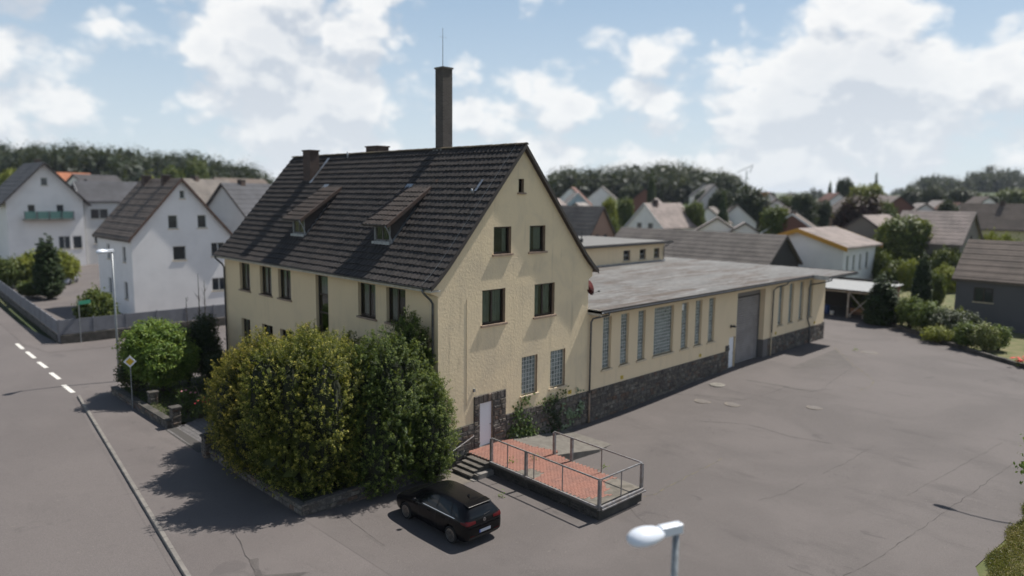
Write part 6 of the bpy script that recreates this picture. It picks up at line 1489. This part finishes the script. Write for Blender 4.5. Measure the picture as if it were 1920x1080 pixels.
# right and middle houses
far_house('dark grey house with brown roof at the right picture edge', 56.0, -18.5, 0, 8.5, 12.8, 1.05, 4.2, 'brown', 'grey', lw=[(10.6, 2.7, 1.5, 1.3), (6.6, 2.7, 1.2, 1.3), (2.2, 2.7, 1.5, 1.3), (6.4, .4, .9, 1.5)], verge='dark', corner='L', over=.3)
far_house('long low barn with grey brown roof and dark open gable behind the hall', 62.0, 15.5, 0, 9.0, 24, .0, 3.45, 'grey', 'dark', corner='L', name='barn', cat='barn')
far_house('white workshop hall with yellow verge boards', 74.0, 11.2, R(-90), 11.5, 11, 2.1, 4.0, 'pinkgrey', 'white', rw=[(1.5, 2.6, .7, 2.0), (3.6, 2.6, .7, 2.0), (5.8, 2.6, .7, 2.0), (8.2, 2.6, .9, 2.2)], verge='yellow', corner='R', over=.7, name='workshop', cat='building')
far_house('small white outbuilding right of the workshop', *pos(1648, 105)[:2], R(-80), 6, 9, 0.4, 1.9, 'light', 'white', rw=[(3, 1.4, 1.2, 1.3)], verge='white', corner='R')
far_house('low dark brown house with white verge behind the workshop', *pos(1545, 125)[:2], R(-70), 11, 9, 1.4, 5.2, 'brown', 'brick', verge='white', corner='R', chim=[(0, 3, .8, .6)])
far_house('stone gabled farmhouse with brown roof on the right', 95.2, 3.6, 0, 11, 9, 2.0, 6.2, 'pinkgrey', 'stone', gw=[(0, 5.6, .9, 1.1)], corner='L')
far_house('farm wing with pale roof left of the stone gable', 97.5, 13.0, R(-90), 9, 11, 2.3, 5.4, 'pinkgrey', 'stone', rw=[(2, 2.6, 1.3, 1.2), (6, 2.6, 1.3, 1.2)], corner='R')
far_house('pale yellow house with brown roof at the right edge', *pos(1962, 140)[:2], R(8), 9, 15, 2.4, 7.2, 'brown', 'yellow', lw=[(3, 3, 1.2, 1.4), (7, 3, 1.2, 1.4), (11, 3, 1.2, 1.4)], corner='L', chim=[(0, 8, .9, .7)])
far_house('house with grey roof and pink brick gable beside the dark roof verge', 66.4, 46.4, 0, 7.5, 12, 1.2, 6.3, 'grey', 'pink', gw=[(-1, 4.6, .9, 1.2), (1, 4.6, .9, 1.2)], corner='L', verge='dark')
far_house('white house with two red shutters', 100, 55, R(-90), 8.6, 12.5, 2.1, 6.6, 'pinkgrey', 'white', gw=[(-1.2, 5.2, 1.2, 1.4), (1.4, 5.2, 1.2, 1.4)], rw=[(3, 2.4, 1.2, 1.3), (8, 2.4, 1.2, 1.3)], verge='white', corner='R', chim=[(.4, 3, .8, .8)])
far_house('house with pale weathered roof between the trees', *pos(1112, 150)[:2], R(-62), 8, 10, 3.6, 6.4, 'light', 'white', corner='R')
far_house('low dark roof below the pale weathered roof', *pos(1125, 118)[:2], R(-50), 8, 9, 1.0, 3.4, 'brown', 'lightgrey', corner='R')
far_house('house with dull red roof before the middle wood', *pos(1100, 205)[:2], R(-55), 10, 14, 5.5, 10.3, 'red', 'white', corner='R')
far_house('small blue gabled house left of the red roof', *pos(1052, 185)[:2], R(-40), 8, 9, 4.6, 8.6, 'light', 'blue', corner='L', verge='white')
far_house('brick house with wide roof right of the spruce', *pos(1240, 215)[:2], R(-55), 11, 15, 5.4, 10.2, 'brown', 'brick', corner='R', gw=[(0, 4, 1.2, 1.3)])
far_house('grey gabled house beside the brick house', *pos(1305, 235)[:2], R(-48), 10, 10, 6.6, 12.0, 'light', 'lightgrey', corner='L')
far_house('white garage with grey roof left of the hipped roof house', *pos(1300, 135)[:2], R(-60), 8, 7, 1.6, 4.2, 'light', 'white', corner='L', name='garage', cat='garage'); far_house('second white garage with flat looking roof', *pos(1362, 132)[:2], R(-60), 6, 6, 1.5, 3.4, 'light', 'white', corner='L', name='garage', cat='garage')
far_house('white house with grey roof right of the garages', *pos(1362, 165)[:2], R(-66), 9, 13, 2.0, 5.6, 'grey', 'white', rw=[(3, 2.6, 1.2, 1.3), (6, 2.6, 1.2, 1.3)], corner='R')
for i, (u, D, rz, w_, L_, ze, zr, rk, wk, lab) in enumerate([(1428, 215, -60, 10, 13, 5.0, 9.2, 'red', 'brick', 'red roofed house at the skyline gap'), (1462, 235, -40, 9, 10, 6.0, 9.6, 'orange', 'white', 'orange tinted roof beside the skyline gap'), (1490, 190, -62, 10, 14, 4.0, 7.6, 'brown', 'white', 'brown roof behind the copper beech left'),
    (1560, 170, -60, 11, 16, 3.4, 7.4, 'brown', 'pink', 'broad brown roof behind the copper beech'), (1648, 180, -58, 11, 16, 4.0, 8.2, 'brown', 'pink', 'brown roof right of the copper beech'), (1722, 175, -45, 11, 12, 4.6, 8.6, 'pinkgrey', 'brick', 'house with pale verge above the farm wing'),
    (1765, 170, -62, 8, 10, 4.0, 7.0, 'light', 'white', 'pale roofed house left of the yellow house'), (1800, 185, -62, 9, 12, 4.0, 7.6, 'light', 'white', 'white roofed house behind the yellow house'), (1345, 260, -55, 10, 12, 8.2, 12.4, 'slate', 'white', 'slate roof under the crane'), (1880, 200, -60, 9, 12, 5, 8.8, 'brown', 'white', 'brown roof at the far right edge'),
    (1415, 175, -58, 9, 12, 2.2, 6.2, 'brown', 'white', 'brown roofed house left of the olive tree'), (1150, 235, -55, 9, 10, 7.2, 11.0, 'light', 'white', 'pale roof at the edge of the middle wood'),
    (1692, 205, -60, 10, 15, 4.6, 9.0, 'brown', 'cream', 'cream house with brown roof above the farm wing'), (1598, 225, -55, 10, 14, 5.4, 9.6, 'red', 'white', 'dull red roof behind the copper beech top'), (1512, 230, -62, 10, 13, 5.2, 9.4, 'grey', 'white', 'grey roof between the skyline trees'), (1392, 205, -58, 9, 12, 4.4, 8.4, 'brown', 'lightgrey', 'brown roof below the tower crane'), (1258, 175, -60, 9, 12, 3.4, 7.4, 'pinkgrey', 'cream', 'pinkish roof between spruce and brick house'), (1835, 165, -58, 9, 12, 3.6, 7.2, 'red', 'white', 'dull red roof left of the yellow house'), (1070, 150, -58, 9, 11, 3.4, 7.2, 'pinkgrey', 'white', 'pale pinkish roof left of the weathered roof')]):
    pp = pos(u, D); far_house(lab, pp.x, pp.y, R(rz), w_, L_, ze, zr, rk, wk, corner='R')
yv = pos(1330, 128); t = thing('yellow_container', (yv.x, yv.y, gz(yv.x, yv.y)), 'bright yellow container in front of the white garage', 'container', local=True, rz=R(-50))
YC = mat('container_yellow', (.52, .36, .02), .5); MB().box(-1.4, 1.4, -.9, .9, .1, 5.2).build('body', YC, t)
for k in range(8): MB().box(-1.35+k*.36, -1.2+k*.36, -.95, -.9, .3, 5.0).build('rib', YC, t)
# middle-distance trees
for kind, m_, u, vt, D, wp, lab in [('spruce', CON, 1218, 330, 190, 30, 'dark spruce right of the red roof'), ('round', MIXG, 1170, 366, 170, 34, 'green tree left of the spruce'), ('round', BRT, 1140, 368, 160, 30, 'yellow green tree beside the pale roof'), ('bush', MIXG, 1145, 398, 130, 44, 'green hedge before the pale roof'),
    ('round', OAK, 1352, 322, 300, 60, 'dark tree at the right end of the middle wood'), ('round', OAK, 1400, 345, 180, 62, 'large dark tree left of the skyline gap'), ('spruce', CON, 1352, 362, 165, 30, 'dark spruce behind the grey roofs'), ('round', MIXG, 1450, 380, 130, 54, 'olive green tree left of the workshop'), ('round', OAK, 1505, 356, 165, 44, 'green tree behind the dark brown house'),
    ('round', COP, 1604, 362, 135, 78, 'copper beech with dark purple leaves'), ('round', MIXG, 1685, 398, 105, 92, 'big olive round tree in front of the farm wing'), ('round', OAK, 1579, 330, 260, 32, 'dark round tree on the skyline'), ('spruce', CON, 1633, 328, 260, 16, 'slim dark spruce on the skyline'), ('round', BRT, 1617, 343, 230, 50, 'pale yellow green tree on the skyline'), ('spruce', CON, 1548, 345, 250, 18, 'small dark spruce left of the round skyline tree'),
    ('round', OAK, 1740, 345, 260, 44, 'dark green tree above the farm roofs'), ('round', OAK, 1795, 350, 250, 60, 'broad dark tree behind the pale roofs'), ('round', MIXG, 1885, 350, 240, 60, 'olive tree behind the yellow house'), ('bush', BRT, 1860, 425, 110, 44, 'bright green shrub left of the yellow house'), ('bush', MIXG, 1905, 440, 90, 44, 'dark green shrub above the grey house roof'), ('bush', MIXG, 1828, 445, 95, 50, 'green garden shrub beyond the grey house'), ('round', MIXG, 1300, 372, 150, 40, 'green tree beside the red shutter house'), ('bush', MIXG, 1405, 425, 140, 36, 'dark hedge right of the garages'), ('round', OAK, 1700, 352, 280, 40, 'low dark tree on the field edge'), ('bush', MIXG, 1260, 380, 180, 60, 'green bushes between brick house and red shutter house'),
    ('bush', MIXG, 1655, 462, 98, 40, 'dark shrub beside the small white outbuilding'), ('bush', BRT, 1712, 478, 92, 44, 'yellowish shrub left of the column cypress'), ('bush', MIXG, 1757, 500, 78, 40, 'green shrub right of the column cypress'), ('round', OAK, 1345, 350, 200, 40, 'dark tree behind the white garages'), ('round', OAK, 1180, 345, 230, 44, 'dark tree at the foot of the middle wood'), ('round', MIXG, 1468, 362, 200, 40, 'green tree at the skyline gap'), ('round', OAK, 1530, 372, 170, 40, 'dark tree left of the copper beech'), ('round', MIXG, 1655, 372, 170, 40, 'green tree right of the copper beech'), ('round', OAK, 1770, 372, 160, 40, 'dark tree between the farm roofs'), ('bush', MIXG, 1590, 425, 120, 44, 'low dark shrub behind the workshop roof'), ('round', OAK, 1320, 352, 240, 44, 'dark crown above the brick house'), ('round', OAK, 1435, 358, 240, 40, 'round dark crown right of the crane'), ('bush', BRT, 1885, 430, 120, 40, 'light green shrub before the yellow house'), ('round', OAK, 1840, 362, 230, 46, 'dark crown left of the far right roofs')]:
    by_px(kind, m_, u, vt, D, wp, lab, name='spruce' if kind == 'spruce' else ('shrub' if kind == 'bush' else 'tree'), cat='conifer' if kind == 'spruce' else ('shrub' if kind == 'bush' else 'tree'))
# branch of a tree reaching in at the right edge
t = thing('leafy_tree', (10.5, -21.6, h(10)), 'leafy tree just outside the right edge with one branch reaching in', 'tree')
cpt = CAM + ray(1955, 870)*((CAM.z+1.8)/-ray(1955, 870).z) if False else None
d_ = ray(1948, 862); tt = 21.0; cpt = CAM + d_*tt
L = [((cpt.x+.1, cpt.y-.1, cpt.z), (.55, .55, .75)), ((cpt.x+.9, cpt.y-.9, cpt.z+.5), (1.1, 1.1, 1.4))]
C, N_, S, rn = lobes_cloud(L, 150, 14, .14, 200, (.05, .09), .3)
link('crown', leaf_mesh('crown', C, N_, S, rn, SHRUB, .6, 0, .6, 200), t)
mb = MB(); mb.tube([(cpt.x+1.0, cpt.y-1.0, h(10)-.1), (cpt.x+.95, cpt.y-.95, cpt.z+.6)], [.09, .04], 8); mb.tube([(cpt.x+.95, cpt.y-.95, cpt.z-.6), (cpt.x, cpt.y, cpt.z)], [.03, .012], 5); mb.build('trunk', BARK, t)
t.location = (cpt.x+1.0, cpt.y-1.0, h(10))
for c_ in t.children: c_.matrix_parent_inverse = Matrix.Translation(-Vector(t.location))

# woods on the skyline, each one mass
def wood(name, label, u0, u1, D, topf, seed, depth=60, dens=1.0, hmin=9):
    g = np.random.default_rng(seed); Cs = []; Ns = []; Ss = []; Rn = []; n = int((u1-u0)/6.5*dens)
    for k in range(n):
        u = u0+(u1-u0)*(k+g.random())/n; back = g.random(); d = D+depth*back; p_ = pos(u, d); vhz = 354.3+.01082*u
        zt = CAM.z+(vhz-topf(u)-g.uniform(-3, 7)-(1-back)*16)*d/FPX; z0 = gz(p_.x, p_.y)-2; hh = max(hmin, min(26, zt-z0)); r = hh*g.uniform(.22, .34)
        Lb = [((p_.x, p_.y, zt-hh*.40), (r, r, hh*.40))]+[((p_.x+r*.6*math.cos(a), p_.y+r*.6*math.sin(a), zt-hh*g.uniform(.2, .65)), (r*.6, r*.6, hh*.24)) for a in g.uniform(0, 6.28, 5)]
        c, nn, s, rr = lobes_cloud(Lb, 150, 11, r*.10, seed*100+k, (r*.026, r*.058), .12, fill=190, fsize=.28); tone = g.normal(-.05, .16)
        Cs.append(c); Ns.append(nn); Ss.append(s); Rn.append(rr+tone)
    o = link(name, leaf_mesh(name, np.concatenate(Cs), np.concatenate(Ns), np.concatenate(Ss), np.concatenate(Rn), OAK, .7, 0, .6, seed)); stuff(o); return tag(o, label, 'wood')
def hill(name, u0, u1, D, z, depth=160):
    n = 40; vs = []; fs = []
    for i in range(n+1):
        u = u0-60+(u1-u0+120)*i/n; q = math.sin(math.pi*i/n)**.6
        for k, (dd, zz_) in enumerate(((-130, -6), (-40, z*.55), (30, z), (depth, z*.9), (depth+400, -10))):
            p_ = pos(u, D+dd); vs.append((p_.x, p_.y, gz(p_.x, p_.y)-1+max(0, zz_+3)*q if zz_ > -5 else gz(p_.x, p_.y)-3))
    for i in range(n):
        for k in range(4): fs.append((i*5+k, i*5+k+1, i*5+6+k, i*5+5+k))
    struct(MB().add(vs, fs).build(name, FIELD, smooth=True))
tl = lambda u: 266+max(0, u-180)*.105+max(0, u-470)*.9
hill('hill', -80, 560, 300, 9); wood('wood', 'dark broadleaf wood along the left skyline', -60, 522, 270, tl, 5, 70, 1.15)
tm = lambda u: 304+max(0, 1045-u)*.55+max(0, u-1310)*.28
hill('hill', 990, 1390, 330, 8); wood('wood', 'dark broadleaf wood on the middle skyline right of the gable', 1003, 1378, 300, tm, 6, 70, 1.2)
tr_ = lambda u: 347-min(33, max(0, u-1660)*.26)+6*math.sin(u*.05)
hill('hill', 1640, 2050, 560, 8); wood('wood', 'distant dark wood on the right skyline', 1690, 1990, 560, tr_, 7, 60, 1.2)
tf = lambda u: 352+2*math.sin(u*.09); wood('wood', 'thin far line of trees in the skyline gap', 1395, 1720, 640, tf, 8, 40, .7, 5)
wood('wood', 'low dark trees behind the roofs left of the house', 180, 990, 240, lambda u: 322+8*smooth01(520, 620, u), 9, 40, .5, 5)
# crane
cp = pos(1392, 420); t = thing('tower_crane', (cp.x, cp.y, gz(cp.x, cp.y)), 'distant pale tower crane on the skyline', 'crane', local=True, rz=R(-45))
CR = mat('crane_paint', (.45, .46, .48), .6); MB().bar((0, 0, 0), (0, 0, 21), .5).build('mast', CR, t); MB().bar((-5.5, 0, 20), (2.2, 0, 23.5), .4).build('jib', CR, t); MB().bar((2.0, 0, 20), (3.4, 0, 24.5), .35).build('counter_jib', CR, t)
# ------------------------------------------------------------------ summer haze
hz = MB().box(-4800, 4800, -4800, 4800, -6, 62).build('haze', bpy.data.materials.new('haze')); stuff(hz); tag(hz, 'thin pale summer haze over the village', 'haze')
m = hz.data.materials[0]; m.use_nodes = True; nt = m.node_tree; nt.nodes.clear()
v = nt.nodes.new('ShaderNodeVolumePrincipled'); v.inputs['Color'].default_value = (.80, .88, 1.0, 1); v.inputs['Density'].default_value = .0001; v.inputs['Anisotropy'].default_value = .2
o = nt.nodes.new('ShaderNodeOutputMaterial'); nt.links.new(v.outputs[0], o.inputs['Volume'])
